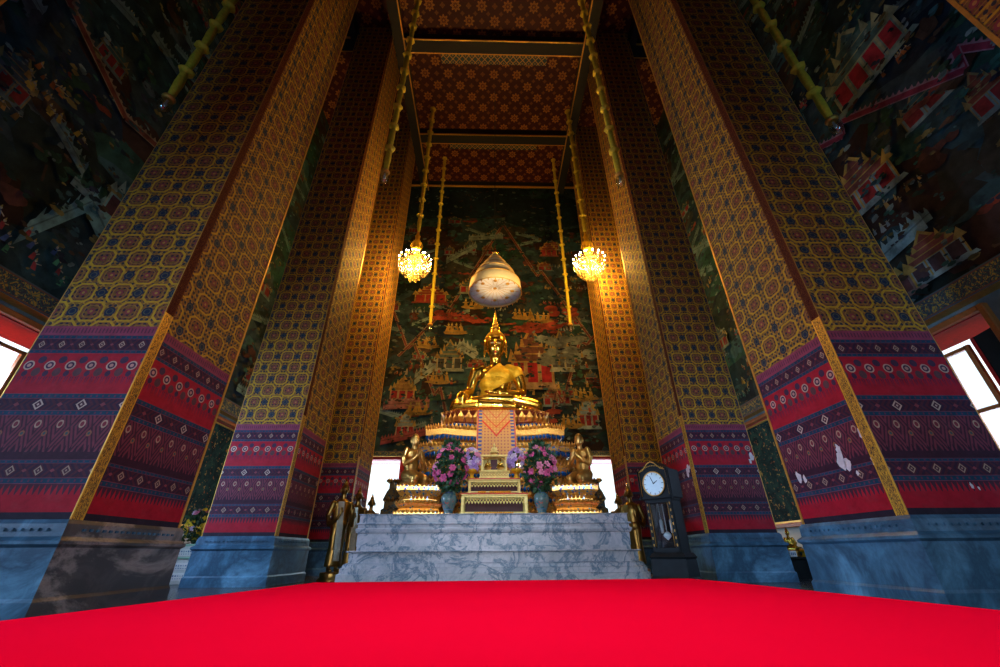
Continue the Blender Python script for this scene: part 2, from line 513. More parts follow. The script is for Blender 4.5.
def fuse(name, mb, mat, parent, voxel, smooth=4, fac=.5):
    o = mb.build(name, mat, parent)
    r = o.modifiers.new('r', 'REMESH'); r.mode = 'VOXEL'; r.voxel_size = voxel; r.use_smooth_shade = True
    if smooth:
        q = o.modifiers.new('s', 'SMOOTH'); q.iterations = smooth; q.factor = fac
    bpy.context.view_layer.update()
    dg = bpy.context.evaluated_depsgraph_get()
    me = bpy.data.meshes.new_from_object(o.evaluated_get(dg), depsgraph=dg)
    me.materials.clear(); me.materials.append(mat)
    o.modifiers.clear(); old = o.data; o.data = me; bpy.data.meshes.remove(old); me.name = name
    me.polygons.foreach_set('use_smooth', [True] * len(me.polygons))
    return o

def shell(name, src, test, off, mat, parent):
    """A garment: the part of the body surface where test(co, normal) holds, moved out along the normal and closed at its edge."""
    bm = bmesh.new(); bm.from_mesh(src.data); bm.normal_update()
    kill = [f for f in bm.faces if not test(f.calc_center_median(), f.normal)]
    bmesh.ops.delete(bm, geom=kill, context='FACES')
    bm.normal_update(); nn = {v: v.normal.copy() for v in bm.verts}
    for v in bm.verts: v.co += nn[v] * off
    e = [x for x in bm.edges if x.is_boundary]
    g = bmesh.ops.extrude_edge_only(bm, edges=e)
    for v in [x for x in g['geom'] if isinstance(x, bmesh.types.BMVert)]:
        near = v.link_edges[0]
        n_ = Vector((0, 0, 0))
        for l in v.link_edges:
            w = l.other_vert(v)
            if w in nn: n_ = nn[w]; break
        v.co -= n_ * off * 1.3
    me = bpy.data.meshes.new(name); bm.to_mesh(me); bm.free(); me.materials.clear(); me.materials.append(mat)
    me.polygons.foreach_set('use_smooth', [True] * len(me.polygons))
    o = bpy.data.objects.new(name, me); col.objects.link(o); o.parent = parent
    return o

# ------------------------------------------------------------------ the room
ZFL = -.12; ZC = 21.0; XW = 9.0; YB = 18.0; YF = -3.0; TH = .9
mb = MB(); mb.box(0, 7.5, ZFL - .15, 20, 23, .3)
struct(mb.build('floor', M['floor']))
mb = MB(); mb.box(0, 7.5, ZC + .15, 20, 23, .3)
struct(mb.build('ceiling', M['ceiling']))

class Paint:
    """Polygons painted in layers on a wall plane: p(s, t) -> point."""
    def __init__(s, o, u, n, w, h, seed): s.o, s.u, s.n, s.w, s.h = Vector(o), Vector(u), Vector(n), w, h; s.tint = None; s.l = []; s.r = random.Random(seed)
    def poly(s, pts, c): s.l.append((pts, c))
    def jit(s, c, k=.25): q = 1 + s.r.uniform(-k, k); return tuple(x * q for x in c)
    def blob(s, x, y, rx, ry, c, n=13, jag=.25):
        p = s.r.uniform(0, 6); s.poly([(x + math.cos(2 * PI * i / n + p) * rx * (1 + s.r.uniform(-jag, jag)), y + math.sin(2 * PI * i / n + p) * ry * (1 + s.r.uniform(-jag, jag))) for i in range(n)], c)
    def strip(s, x0, y0, x1, y1, w, c):
        dx, dy = x1 - x0, y1 - y0; L = math.hypot(dx, dy) or 1; nx, ny = -dy / L * w / 2, dx / L * w / 2
        s.poly([(x0 - nx, y0 - ny), (x1 - nx, y1 - ny), (x1 + nx, y1 + ny), (x0 + nx, y0 + ny)], c)
    def wall(s, x0, y0, x1, y1, h, c):
        dx, dy = x1 - x0, y1 - y0
        s.poly([(x0, y0), (x1, y1), (x1, y1 + h), (x0, y0 + h)], c)
        s.poly([(x0, y0 + h * .55), (x1, y1 + h * .55), (x1, y1 + h * .66), (x0, y0 + h * .66)], tuple(k * .55 for k in c))
        n = max(2, int(math.hypot(dx, dy) / (h * .45)))
        for i in range(n):
            a, b = i / n, (i + .6) / n
            s.poly([(x0 + dx * a, y0 + dy * a + h), (x0 + dx * b, y0 + dy * b + h), (x0 + dx * (a + b) / 2, y0 + dy * (a + b) / 2 + h * 1.45)], c)
    def pav(s, x, y, w, h, wallc, roof, red=(.42, .03, .03), gd=(.55, .33, .08), tiers=3, bays=3):
        s.poly([(x - w * .62, y), (x + w * .62, y), (x + w * .58, y + h * .08), (x - w * .58, y + h * .08)], wallc)
        s.poly([(x - w * .5, y + h * .08), (x + w * .5, y + h * .08), (x + w * .5, y + h * .46), (x - w * .5, y + h * .46)], wallc)
        for i in range(bays):
            a = x - w * .5 + w * (i + .14) / bays; b = x - w * .5 + w * (i + .86) / bays
            s.poly([(a, y + h * .11), (b, y + h * .11), (b, y + h * .43), (a, y + h * .43)], red)
        for i in range(bays + 1):
            a = x - w * .5 + w * i / bays; s.strip(a, y + h * .08, a, y + h * .48, w * .03, gd)
        z = y + h * .45
        for t in range(tiers):
            k = 1 - t * .26
            s.poly([(x - w * .6 * k, z), (x + w * .6 * k, z), (x + w * .40 * k, z + h * .16), (x - w * .40 * k, z + h * .16)], roof)
            s.strip(x - w * .6 * k, z, x + w * .6 * k, z, h * .02, gd)
            for q in (-1, 1):
                s.poly([(x + q * w * .6 * k, z - .01), (x + q * w * .38 * k, z + h * .02), (x + q * w * .52 * k, z + h * .22)], gd)
            z += h * .13
        s.poly([(x - w * .2, z), (x + w * .2, z), (x, z + h * .26)], gd); s.poly([(x - w * .12, z + .01), (x + w * .12, z + .01), (x, z + h * .17)], roof)
    def fig(s, x, y, h, c, skin=(.55, .42, .30)):
        q = s.r.uniform(-.15, .15) * h
        s.poly([(x - h * .2, y), (x + h * .2, y), (x + h * .13 + q, y + h * .62), (x - h * .13 + q, y + h * .62)], c)
        s.strip(x - h * .1 + q, y + h * .55, x - h * .36, y + h * s.r.uniform(.3, .8), h * .08, skin)
        s.blob(x + q, y + h * .76, h * .11, h * .13, skin, 7, .1)
        s.poly([(x + q - h * .08, y + h * .84), (x + q + h * .08, y + h * .84), (x + q, y + h * 1.06)], (.5, .33, .07))
    def zig(s, pts, w, c=(.26, .06, .04), e=(.42, .26, .16)):
        for (a, b), (c_, d) in zip(pts, pts[1:]):
            s.strip(a, b, c_, d, w, c); dx, dy = c_ - a, d - b; L = math.hypot(dx, dy) or 1; nx, ny = -dy / L, dx / L
            s.strip(a + nx * w * .5, b + ny * w * .5, c_ + nx * w * .5, d + ny * w * .5, w * .22, e)
            s.strip(a - nx * w * .5, b - ny * w * .5, c_ - nx * w * .5, d - ny * w * .5, w * .16, e)
            for i in range(int(L / (w * .9))):
                t = i * w * .9 / L
                s.poly([(a + dx * t + nx * w * .6, b + dy * t + ny * w * .6), (a + dx * (t + w * .6 / L) + nx * w * .6, b + dy * (t + w * .6 / L) + ny * w * .6), (a + dx * (t + w * .3 / L) + nx * w * 1.1, b + dy * (t + w * .3 / L) + ny * w * 1.1)], e)
    def ground(s, k):
        pal = [(.03, .07, .075), (.02, .05, .06), (.05, .045, .035), (.025, .08, .06), (.06, .025, .02), (.015, .03, .05), (.04, .09, .10), (.02, .035, .03)]
        for _ in range(int(s.w * s.h * .9 * k)):
            s.blob(s.r.uniform(0, s.w), s.r.uniform(0, s.h), s.r.uniform(.4, 1.5), s.r.uniform(.25, .9), s.jit(s.r.choice(pal), .4), 15, .3)
    def scatter(s, k, bright=1., g=1.):
        r = s.r; r0 = r.uniform; U = lambda a, b: r0(a, b) * g; B = lambda c: tuple(min(1, x * bright) for x in c)
        area = s.w * s.h
        for _ in range(int(area * .55 * k)):
            x, y = r.uniform(.3, s.w - .3), r.uniform(.3, s.h - .6); q = r.random()
            if q < .30:                                   # rocks and bushes
                c = r.choice([(.06, .12, .12), (.10, .05, .03), (.05, .10, .06), (.13, .04, .03), (.09, .11, .12)])
                for i in range(r.randint(3, 7)): s.blob(x + U(-.5, .5), y + U(-.3, .3), U(.12, .4), U(.1, .3), B(s.jit(c, .5)), 10, .25)
            elif q < .48:                                 # trees
                s.strip(x, y, x + U(-.2, .2), y + .5 * g, .05, (.06, .03, .02))
                for i in range(9): s.blob(x + U(-.4, .4), y + .6 * g + U(-.2, .35), U(.1, .22), U(.08, .16), B(s.jit((.03, .085, .05), .6)), 8, .3)
            elif q < .62:                                 # city walls
                a = r.choice([-.45, .45, 0, .3, -.3]); L = U(1., 2.6)
                s.wall(x, y, x + L, y + L * a, U(.22, .4), B(s.jit((.22, .30, .29), .3)))
            elif q < .76:
                s.pav(x, y, U(.7, 1.4), U(.9, 1.6), B(s.jit((.24, .30, .29), .3)), B(s.jit(r.choice([(.05, .13, .12), (.30, .07, .04), (.09, .12, .14)]), .3)), B((.34, .03, .03)), B((.36, .25, .10)), r.randint(2, 3), r.randint(2, 3))
            elif q < .96:                                 # groups of little figures
                c0 = r.choice([(.45, .12, .03), (.50, .30, .05), (.08, .20, .18), (.40, .05, .05), (.30, .32, .34), (.45, .22, .06)])
                for i in range(r.randint(3, 9)): s.fig(x + i * U(.1, .26), y + U(-.12, .12), U(.2, .38), B(s.jit(c0, .4)), B((.42, .34, .26)))
            else:
                for i in range(6): s.blob(x + i * .22 * g, y + U(-.08, .08), .2 * g, .1 * g, B(s.jit((.36, .07, .04), .3)), 9, .2)
    def dabs(s):
        r = s.r
        for _ in range(int(s.w * s.h * 9)):
            x, y = r.uniform(0, s.w), r.uniform(0, s.h); a = r.uniform(.03, .10)
            c = r.choice([(.03, .10, .08), (.02, .04, .05), (.10, .05, .03), (.05, .12, .13), (.02, .05, .04), (.03, .03, .05), (.22, .15, .05), (.20, .24, .22)])
            for i in range(2): s.blob(x + r.uniform(-.1, .1), y + r.uniform(-.06, .06), a, a * .6, s.jit(c, .5), 6, .35)
    def emit(s, mb, mi, k=(.55, .72, .78)):
        s.dabs(); s.l = [(p, tuple(x * q for x, q in zip(c, s.tint or k))) for p, c in s.l]; N = len(s.l)
        q = [s.o, s.o + s.u * s.w, s.o + s.u * s.w + Vector((0, 0, s.h)), s.o + Vector((0, 0, s.h))]
        mb.quad(*[p + s.n * .004 for p in q], mi=mi, c=(.022, .045, .055))
        for i, (pts, c) in enumerate(s.l):
            off = .01 + .22 * i / N
            ar = sum(a[0] * b[1] - b[0] * a[1] for a, b in zip(pts, pts[1:] + pts[:1]))
            if ar < 0: pts = pts[::-1]
            P = [s.o + s.u * min(max(a, 0), s.w) + Vector((0, 0, min(max(b, 0), s.h))) + s.n * off for a, b in pts]
            mb.add(P, [tuple(range(len(P)))], mi, False, c)

M['lowwall'] = plain('dado_wall_paint', (.16, .24, .27), .6, 0, .25, 3)
M['whitewall'] = plain('white_dado_plaster', (.62, .66, .68), .7, 0, .1, 3)
ZF = 4.5  # top of the openings' frame, bottom of the frieze
def wall_with_openings(name, along, fixed, t0, t1, openings, mural, zsplit=4.9, sign=1):
    """along 'x' or 'y'; wall occupies fixed..fixed+sign*TH; openings (a, b, z0, z1)."""
    mb = MB()
    def bx(a, b, z0, z1, mi, c=(.3, .33, .35)):
        if b - a < 1e-3 or z1 - z0 < 1e-3: return
        m_, t = fixed + sign * TH / 2, (a + b) / 2
        if along == 'y': mb.box(m_, t, (z0 + z1) / 2, TH, b - a, z1 - z0, mi, c)
        else: mb.box(t, m_, (z0 + z1) / 2, b - a, TH, z1 - z0, mi, c)
    x = t0
    for a, b, z0, z1 in sorted(openings):
        bx(x, a, ZFL, zsplit, 0); bx(a, b, ZFL, z0, 1); bx(a, b, z1, zsplit, 0); x = b
    bx(x, t1, ZFL, zsplit, 0); bx(t0, t1, zsplit, ZC, 0)
    mural.emit(mb, 2)
    return struct(mb.build(name, [M['lowwall'], M['whitewall'], M['mural']]))

ZM = 4.95
# left wall mural: s runs along +Y from YF
SW = YB - YF; SH = ZC - ZM
pl = Paint((-XW, YB, ZM), (0, -1, 0), (1, 0, 0), SW, SH, 11)      # seen from the room, s runs to the right = -Y... on the left wall
pl.ground(1.); pl.scatter(2., .8, .72)
Lp = lambda y: YB - y
pl.zig([(Lp(10.5), 5.2), (Lp(8.1), 4.6), (Lp(7.9), 5.1), (Lp(6.2), 4.7), (Lp(4.2), 5.6), (Lp(4.0), 9)], .16)
pl.wall(Lp(8.6), .7, Lp(6.6), 2.0, .55, (.20, .33, .32)); pl.wall(Lp(6.6), 2., Lp(5.9), .5, .6, (.22, .36, .35))
pl.pav(Lp(7.4), 2.2, 1.2, 1.5, (.22, .38, .40), (.06, .14, .15), (.10, .03, .04), (.28, .34, .30))
pl.pav(Lp(8.5), 2.6, 1.0, 1.3, (.26, .44, .50), (.10, .24, .28), (.12, .03, .04), (.35, .36, .30))
pl.pav(Lp(9.2), 3.0, 1.6, 1.5, (.26, .36, .36), (.25, .06, .05), (.30, .02, .03), (.35, .30, .2))
pl.wall(Lp(9.8), 3.4, Lp(7.6), 4.1, .4, (.26, .38, .40))
for i in range(12): pl.fig(Lp(9.4) + i * .13, 3.1 + .08 * (i % 3), .24, pl.jit((.4, .12, .05)))
for i in range(16): pl.fig(Lp(6.9) + i * .13, .3 + .16 * (i % 4), .24, pl.jit(rnd.choice([(.4, .05, .05), (.08, .3, .15), (.1, .15, .35)])))
OPS = [(.9, 2.3, 1.15, 4.3), (6.1, 8.1, 1.15, 4.3), (11.3, 14.4, 1.15, 4.3)]
wall_with_openings('wall_left', 'y', -XW, YF, YB, OPS, pl, ZM, -1)
pr = Paint((XW, YF, ZM), (0, 1, 0), (-1, 0, 0), SW, SH, 23)
pr.ground(1.); pr.scatter(2., .8, .72)
Rp = lambda y: y - YF
pr.zig([(Rp(3.6), 3.4), (Rp(4.0), 4.0), (Rp(4.1), 3.5), (Rp(6.3), 5.2), (Rp(6.4), 4.8), (Rp(9.4), 6.6), (Rp(11), 7.0)], .15, (.30, .03, .06), (.36, .18, .22))
pr.pav(Rp(5.2), 5.2, 1.8, 1.9, (.24, .28, .22), (.10, .18, .16), (.44, .025, .04), (.38, .36, .2), 3, 4)
pr.pav(Rp(6.6), 2.6, 1.4, 1.5, (.30, .35, .36), (.26, .07, .06))
pr.pav(Rp(8.0), 1.9, 1.3, 1.6, (.35, .45, .5), (.40, .18, .05), (.45, .2, .04), (.5, .36, .1))
pr.wall(Rp(6.0), 1.3, Rp(8.6), 1.0, .38, (.30, .42, .44)); pr.wall(Rp(8.5), 3.2, Rp(10.2), 3.6, .35, (.34, .42, .5))
pr.pav(Rp(6.2), .3, 1.1, 1.0, (.34, .42, .42), (.32, .08, .06), (.1, .05, .06)); pr.pav(Rp(7.6), .25, 1.7, .95, (.3, .16, .14), (.10, .20, .18), (.16, .05, .05))
for i in range(26): pr.fig(Rp(7.4) + (i % 13) * .17, 1.55 + .3 * (i // 13), .3, pr.jit(rnd.choice([(.5, .1, .04), (.3, .35, .4), (.1, .2, .2), (.5, .25, .05)])))
wall_with_openings('wall_right', 'y', XW, YF, YB, OPS, pr, ZM, 1)
# back wall: s = x + 9
BW = 2 * XW; ZB = 4.3; bh = ZC - ZB
pb = Paint((-XW, YB, ZB), (1, 0, 0), (0, -1, 0), BW, bh, 5)
Bp = lambda x, z: (x + XW, z - ZB)
pb.tint = (.46, .54, .58); pb.ground(1.1)
pb.scatter(2.6, 1., .62)
for x0, x1, n in ((-5, 5, 26),):
    for i in range(n): pb.blob(*Bp(rnd.uniform(x0, x1), rnd.uniform(18, 21)), 1.6, .7, (.015, .035, .05))
Z = lambda *p: [Bp(*q) for q in p]
pb.zig(Z((-5.2, 11.6), (-4.2, 9.3), (-3.9, 9.6), (-2.69, 6.9), (-2.45, 7.3), (-1.9, 5.2)), .11)
pb.zig(Z((-4.6, 8.9), (-2.69, 11.3), (-2.45, 11.15), (.61, 17.6), (2.46, 13.8), (2.7, 14.15), (5.0, 9.9)), .11)
pb.zig(Z((5.6, 10.6), (4.75, 9.6), (4.4, 9.8), (3.3, 6.6), (3.0, 7.1), (2.5, 5.0)), .11)
pb.pav(*Bp(1.95, 7.2), 2.0, 3.2, (.50, .30, .16), (.20, .07, .05), (.50, .02, .035), (.52, .28, .08), 3, 3)
pb.wall(*Bp(-3.7, 7.4), *Bp(-1.5, 9.2), .55, (.42, .46, .40)); pb.wall(*Bp(-1.5, 9.2), *Bp(-.7, 8.6), .55, (.44, .48, .42))
pb.pav(*Bp(-2.1, 8.1), 1.2, 1.6, (.42, .44, .38), (.14, .18, .16), (.08, .08, .08)); pb.pav(*Bp(3.4, 8.1), 1.0, 2.2, (.44, .44, .38), (.18, .16, .13), (.12, .1, .1))
pb.pav(*Bp(-4.2, 6.6), 1.1, 1.2, (.5, .26, .2), (.40, .2, .06)); pb.wall(*Bp(-5, 6.2), *Bp(-2.9, 6.3), .4, (.44, .16, .14))
pb.pav(*Bp(-3.9, 4.9), .8, 1.2, (.45, .52, .5), (.34, .4, .4)); pb.pav(*Bp(4.4, 5.3), .9, 1.5, (.42, .50, .5), (.3, .36, .38))
pb.wall(*Bp(-4.9, 4.6), *Bp(-2.6, 5.1), .3, (.46, .1, .1))
pb.pav(*Bp(3.2, 15.2), .9, 1.1, (.4, .1, .08), (.3, .06, .05), (.5, .05, .05)); pb.wall(*Bp(-2.6, 14.6), *Bp(-.9, 15.8), .4, (.34, .4, .36)); pb.wall(*Bp(-1.4, 16.3), *Bp(.6, 16.5), .35, (.30, .36, .34))
pb.pav(*Bp(-3.3, 12.0), 1.6, 1.2, (.38, .06, .04), (.3, .05, .03), (.45, .04, .03)); pb.pav(*Bp(-1.2, 12.6), 1.1, 1.1, (.30, .34, .28), (.1, .14, .1))
for cx, cz in ((2.6, 10.6), (3.1, 10.7), (1.7, 10.4), (-.9, 10.9), (3.7, 11.6), (2.2, 5.9), (-2.2, 11.2)):
    for i in range(9): pb.blob(*Bp(cx + rnd.uniform(-.7, .7), cz + rnd.uniform(-.25, .25)), rnd.uniform(.2, .45), rnd.uniform(.1, .2), pb.jit((.40, .06, .035), .4))
for cx, cz in ((-1.9, 10.4), (-1.0, 11.9), (2.5, 11.1), (1.6, 11.3), (-3.4, 6.2), (4.3, 6.9), (3.6, 5.6), (-3.2, 9.6), (0, 13.2), (-2.5, 7.7)):
    pb.blob(*Bp(cx, cz - .15), .6, .13, (.42, .24, .06))
    for i in range(4): pb.fig(*Bp(cx - .4 + i * .25, cz - .1), .5, pb.jit((.58, .30, .05), .2), (.62, .42, .15))
for i in range(22): pb.blob(*Bp(rnd.uniform(2.5, 4.9), rnd.uniform(8.6, 9.9)), .4, .2, pb.jit((.26, .27, .25), .4))
for i in range(40): pb.fig(*Bp(rnd.uniform(-4.8, 4.8), rnd.uniform(4.8, 9)), .34, pb.jit(rnd.choice([(.45, .1, .04), (.5, .4, .3), (.5, .28, .06)])))
wall_with_openings('wall_back', 'x', YB, -XW - TH, XW + TH, [(-5.9, -3.95, ZFL, 4.05), (4.25, 6.2, ZFL, 4.05)], pb, ZB, 1)
# front wall behind the camera with its three doorways
pf = Paint((XW, YF, 6.6), (-1, 0, 0), (0, 1, 0), BW, ZC - 6.6, 31); pf.ground(.5)
wall_with_openings('wall_front', 'x', YF, -XW - TH, XW + TH, [(-7.4, -5.2, ZFL, 4.8), (-1.7, 1.7, ZFL, 4.8), (5.2, 7.4, ZFL, 4.8)], pf, 6.6, -1)

# ceiling beams, lattice bands and cornice
n_tr = 0
def trimobj(mb, mats):
    global n_tr
    n_tr += 1
    return struct(mb.build('trim_%d' % n_tr, mats))
for yb in (5.1, 9.75, 14.35):
    mb = MB(); mb.box(0, yb, ZC - .28, 17.9, .5, .56, 0)
    mb.box(0, yb - .27, ZC - .52, 17.9, .05, .08, 1); mb.box(0, yb + .27, ZC - .52, 17.9, .05, .08, 1)
    mb.box(0, yb + .62, ZC - .02, 5.0, .7, .05, 2)
    trimobj(mb, [M['beam'], M['goldline'], M['lattice']])
for sx in (-1, 1):
    mb = MB(); mb.box(sx * 4.25, 7.5, ZC - .33, .42, 20.9, .66, 0)
    mb.box(sx * 4.02, 7.5, ZC - .6, .05, 20.9, .09, 1)
    mb.box(sx * 6.2, 7.5, ZC - .3, .3, 20.9, .6, 0)
    trimobj(mb, [M['beam'], M['goldline']])
mb = MB(); mb.box(0, YB - .28, ZC - .2, 17.9, .1, .4, 0); mb.box(0, YB - .31, ZC - .42, 17.9, .14, .05, 1)
trimobj(mb, [M['beam'], M['goldline']])
# painted frieze bands
def band(p0, p1, z0, z1, nrm):
    p0, p1, nrm = Vector(p0), Vector(p1), Vector(nrm)
    L = (p1 - p0).length; a = p0 + nrm * .26; b = p1 + nrm * .26
    mb = MB()
    A, B_, C, D = (Vector((a.x, a.y, z0)), Vector((b.x, b.y, z0)), Vector((b.x, b.y, z1)), Vector((a.x, a.y, z1)))
    mb.quad(A, B_, C, D, 0, uv=[(0, 0), (L, 0), (L, 1), (0, 1)])
    a2, b2 = p0, p1
    A2, B2, C2, D2 = (Vector((a2.x, a2.y, z0)), Vector((b2.x, b2.y, z0)), Vector((b2.x, b2.y, z1)), Vector((a2.x, a2.y, z1)))
    mb.quad(A2, B2, B_, A, 1); mb.quad(D, C, C2, D2, 1); mb.quad(A2, A, D, D2, 1); mb.quad(B_, B2, C2, C, 1)
    trimobj(mb, [M['frieze'], M['goldline']])
band((-XW, YF, 0), (-XW, YB, 0), 4.52, 4.94, (1, 0, 0))
band((XW, YB, 0), (XW, YF, 0), 4.52, 4.94, (-1, 0, 0))
band((-XW, YB, 0), (XW, YB, 0), 4.1, 4.32, (0, -1, 0))

# windows in the side walls, doorways in the back wall
n_w = 0
def side_window(sg, y0, y1, z0, z1, shut):
    global n_w
    n_w += 1
    w = thing('window_%d' % n_w, None, None); struct(w)
    X = sg * XW; out = sg
    fr = MB(); t = .11
    for a, b, c_, d in ((y0 - t, y0, z0 - t, z1 + t), (y1, y1 + t, z0 - t, z1 + t), (y0, y1, z1, z1 + t), (y0, y1, z0 - t, z0)):
        fr.box(X - out * .04, (a + b) / 2, (c_ + d) / 2, .14, b - a, d - c_, 0, bev=.015)
    fr.build('window_frame', M['orange_frame'], w)
    rv = MB()
    for yy in (y0 + .01, y1 - .01): rv.box(X + out * TH / 2, yy, (z0 + z1) / 2, TH - .02, .02, z1 - z0)
    for zz in (z0 + .01, z1 - .01): rv.box(X + out * TH / 2, (y0 + y1) / 2, zz, TH - .02, y1 - y0, .02)
    rv.build('reveal', M['red_paint'], w)
    xo = X + out * .10
    ym = (y0 + y1) / 2
    if shut:
        ym = 12.05; 
        for k, (a, b) in enumerate(((y0, ym), (ym, y1))):
            s_ = MB(); s_.box(X + out * .12, (a + b) / 2, (z0 + z1) / 2, .05, b - a - .02, z1 - z0 - .04, 0)
            g = bpy.data.objects; so = s_.build('shutter', M['shutter'], w)
            e = MB()
            for yy in (a + .04, b - .04): e.box(X + out * .085, yy, (z0 + z1) / 2, .03, .06, z1 - z0 - .04)
            for zz in (z0 + .05, z1 - .05): e.box(X + out * .085, (a + b) / 2, zz, .03, b - a - .1, .05)
            e.build('gilt_border', M['goldline'], so)
    else:
        # far half: an orange sash with two tall panes; near half: a dark shutter swung inwards
        for a, b in ((ym - .42, ym + .14), (ym + .16, y1 - .02)):
            s_ = MB()
            for yy in (a + .04, b - .04): s_.box(xo, yy, (z0 + z1) / 2 - .2, .06, .08, z1 - z0 - .42)
            for zz in (z0 + .07, z0 + 1.55, z1 - .45): s_.box(xo, (a + b) / 2, zz, .06, b - a - .1, .07)
            so = s_.build('sash', M['orange_frame'], w)
            g = MB(); g.box(xo, (a + b) / 2, (z0 + z1 - .4) / 2, .008, b - a - .1, z1 - z0 - .5)
            g.build('pane', M['glass'], so)
        s_ = MB(); L = .44
        s_.box(0, L / 2, (z0 + z1 - .3) / 2, .05, L, z1 - z0 - .34, 0)
        so = s_.build('shutter', M['blackwood'], w); so.location = (X + out * .03, y0 + .03, 0); so.rotation_euler = (0, 0, -out * R(14))
        e = MB(); e.box(0, L + .03, (z0 + z1 - .3) / 2, .07, .07, z1 - z0 - .34, 0); e.build('shutter_edge', M['red_paint'], so)
        e = MB(); e.box(out * .05, L + .10, (z0 + z1 - .3) / 2, .06, .07, z1 - z0 - .34, 0); e.build('gilt_edge', M['goldline'], so)
m = Mat('painted_shutter', .8, 0, .15)
x, y, z = m.sep(m.obj())
n = m.noise(m.comb(x, y, z), 2.4, 5, .65, .8); n2 = m.noise(m.comb(x, y, z), 7, 4, .6, .6)
c = m.ramp(n, [(.35, (.004, .014, .018)), (.5, (.008, .035, .04)), (.62, (.02, .07, .065)), (.7, (.01, .03, .035))])
c = m.mix(n2.gt(.63), c, (.34, .24, .08)); c = m.mix(m.noise(m.comb(x, y, z), 9, 3).gt(.66), c, (.30, .10, .04))
m.base(c); M['shutter'] = m.m
for sg in (-1, 1):
    for i, (a, b, c_, d) in enumerate(OPS): side_window(sg, a, b, c_, d, i == 2)
n_d = 0
def doorway(x0, x1, z1, yf, sg):
    global n_d
    n_d += 1
    w = thing('door_%d' % n_d, None, None); struct(w)
    fr = MB(); t = .18; Y = yf - sg * .04
    for a, b, c_, d in ((x0 - t, x0, ZFL, z1 + t), (x1, x1 + t, ZFL, z1 + t), (x0, x1, z1, z1 + t)):
        fr.box((a + b) / 2, Y, (c_ + d) / 2, b - a, .14, d - c_, 0, bev=.015)
    fr.build('door_frame', M['red_paint'], w)
    rv = MB()
    for xx in (x0 + .01, x1 - .01): rv.box(xx, yf + sg * TH / 2, z1 / 2, .02, TH - .02, z1)
    rv.box((x0 + x1) / 2, yf + sg * TH / 2, z1 - .01, x1 - x0, TH - .02, .02)
    rv.build('reveal', M['red_paint'], w)
doorway(-5.9, -3.95, 3.99, YB, 1); doorway(4.25, 6.2, 3.99, YB, 1)
for a, b, h in ((-7.4, -5.2, 4.75), (-1.7, 1.7, 4.75), (5.2, 7.4, 4.75)): doorway(a, b, h, YF, -1)

# ------------------------------------------------------------------ pillars
def edge_uv(w, z0, z1): return [(0, z0), (w, z0), (w, z1), (0, z1)]
A, PY, PS, WD, WF, ZR = 4.49, 4.71, 4.566, 1.70, 1.45, .76
def pillar(sg, row, label, base_mat):
    y0 = PY + PS * row; cx = sg * (A + WF / 2); cy = y0 + WD / 2
    t = thing('pillar', label, 'pillar', (cx, cy, 0), 0, 'patterned pillars of the two rows')
    hx, hy = WF / 2, WD / 2
    mb = MB()
    loft(mb, [(rect(hx + .09, hy + .09), ZFL), (rect(hx + .09, hy + .09), .04), (rect(hx + .07, hy + .07), .07), (rect(hx + .065, hy + .065), .50), (rect(hx + .10, hy + .10), .53),
              (rect(hx + .10, hy + .10), .56), (rect(hx + .05, hy + .05), .60), (rect(hx + .045, hy + .045), .72), (rect(hx + .02, hy + .02), ZR)])
    for fx in range(-7, 8):                                    # dentils of the base moulding
        mb.box(fx * .085, -hy - .05, .665, .035, .03, .025); mb.box(fx * .085, hy + .05, .665, .035, .03, .025)
    for fy in range(-8, 9):
        mb.box(-hx - .05, fy * .085, .665, .03, .035, .025); mb.box(hx + .05, fy * .085, .665, .03, .035, .025)
    t['kind'] = 'thing'
    bo = mb.build('marble_base', [M['marble_blue'], M[base_mat]], t)
    for p in bo.data.polygons:
        if abs(p.normal.x) > .5 and p.area > .02: p.material_index = 1  # near left base: blue front and dark sides paint light on one marble
    mb = MB()
    cs = [(-hx, -hy), (hx, -hy), (hx, hy), (-hx, hy)]
    for i in range(4):
        a, b = cs[i], cs[(i + 1) % 4]; w = math.hypot(b[0] - a[0], b[1] - a[1]); o = -w / 2
        f_ = 100. if i % 2 else 0.; zt = ZC - .031
        mb.quad((*a, ZR), (*b, ZR), (*b, zt), (*a, zt), 0, uv=[(o + f_, ZR), (-o + f_, ZR), (-o + f_, zt), (o + f_, zt)])
    # patches where the paint has come off: (face, u, z, size)
    for face, px_, pz, sz in PATCH.get((sg, row), []):
        n = 11; pts = []
        for k in range(n):
            a = 2 * PI * k / n; r = sz * rnd.uniform(.6, 1.15); pts.append((px_ + math.cos(a) * r * .62, pz + math.sin(a) * r))
        if face == 'front': P = [(q[0], -hy - .003, q[1]) for q in pts]
        else:
            P = [(-sg * (hx + .003), q[0], q[1]) for q in pts]
            if sg > 0: P = P[::-1]
        mb.add(P, [tuple(range(n))], 1)
    mb.build('shaft', [M['column'], M['plaster']], t)
    for sx in (-1, 1):                                          # gilt edge strips
        for (yc, w, mt) in ((-hy + .075, .15, 'trim'), (hy - .02, .035, 'goldline')):
            mb = MB(); X = sx * (hx + .012); a, b = yc - w / 2, yc + w / 2
            for z0, z1, mk in ((ZR, 3.3, 0), (3.3, ZC - .7, 1)):
                q = [(X, a, z0), (X, b, z0), (X, b, z1), (X, a, z1)]; uvq = [(0, z0), (1, z0), (1, z1), (0, z1)]
                if sx < 0: q = [q[1], q[0], q[3], q[2]]
                mb.quad(*q, mi=mk, uv=uvq)
                for yy, f in ((a, 1), (b, -1)):
                    mb.quad((X, yy, z0), (X - sx * .013, yy, z0), (X - sx * .013, yy, z1), (X, yy, z1), 2)
            mb.build('edge_trim', [M[mt], M['trim_red' if mt == 'trim' else mt], M['goldline']], t)
    return t
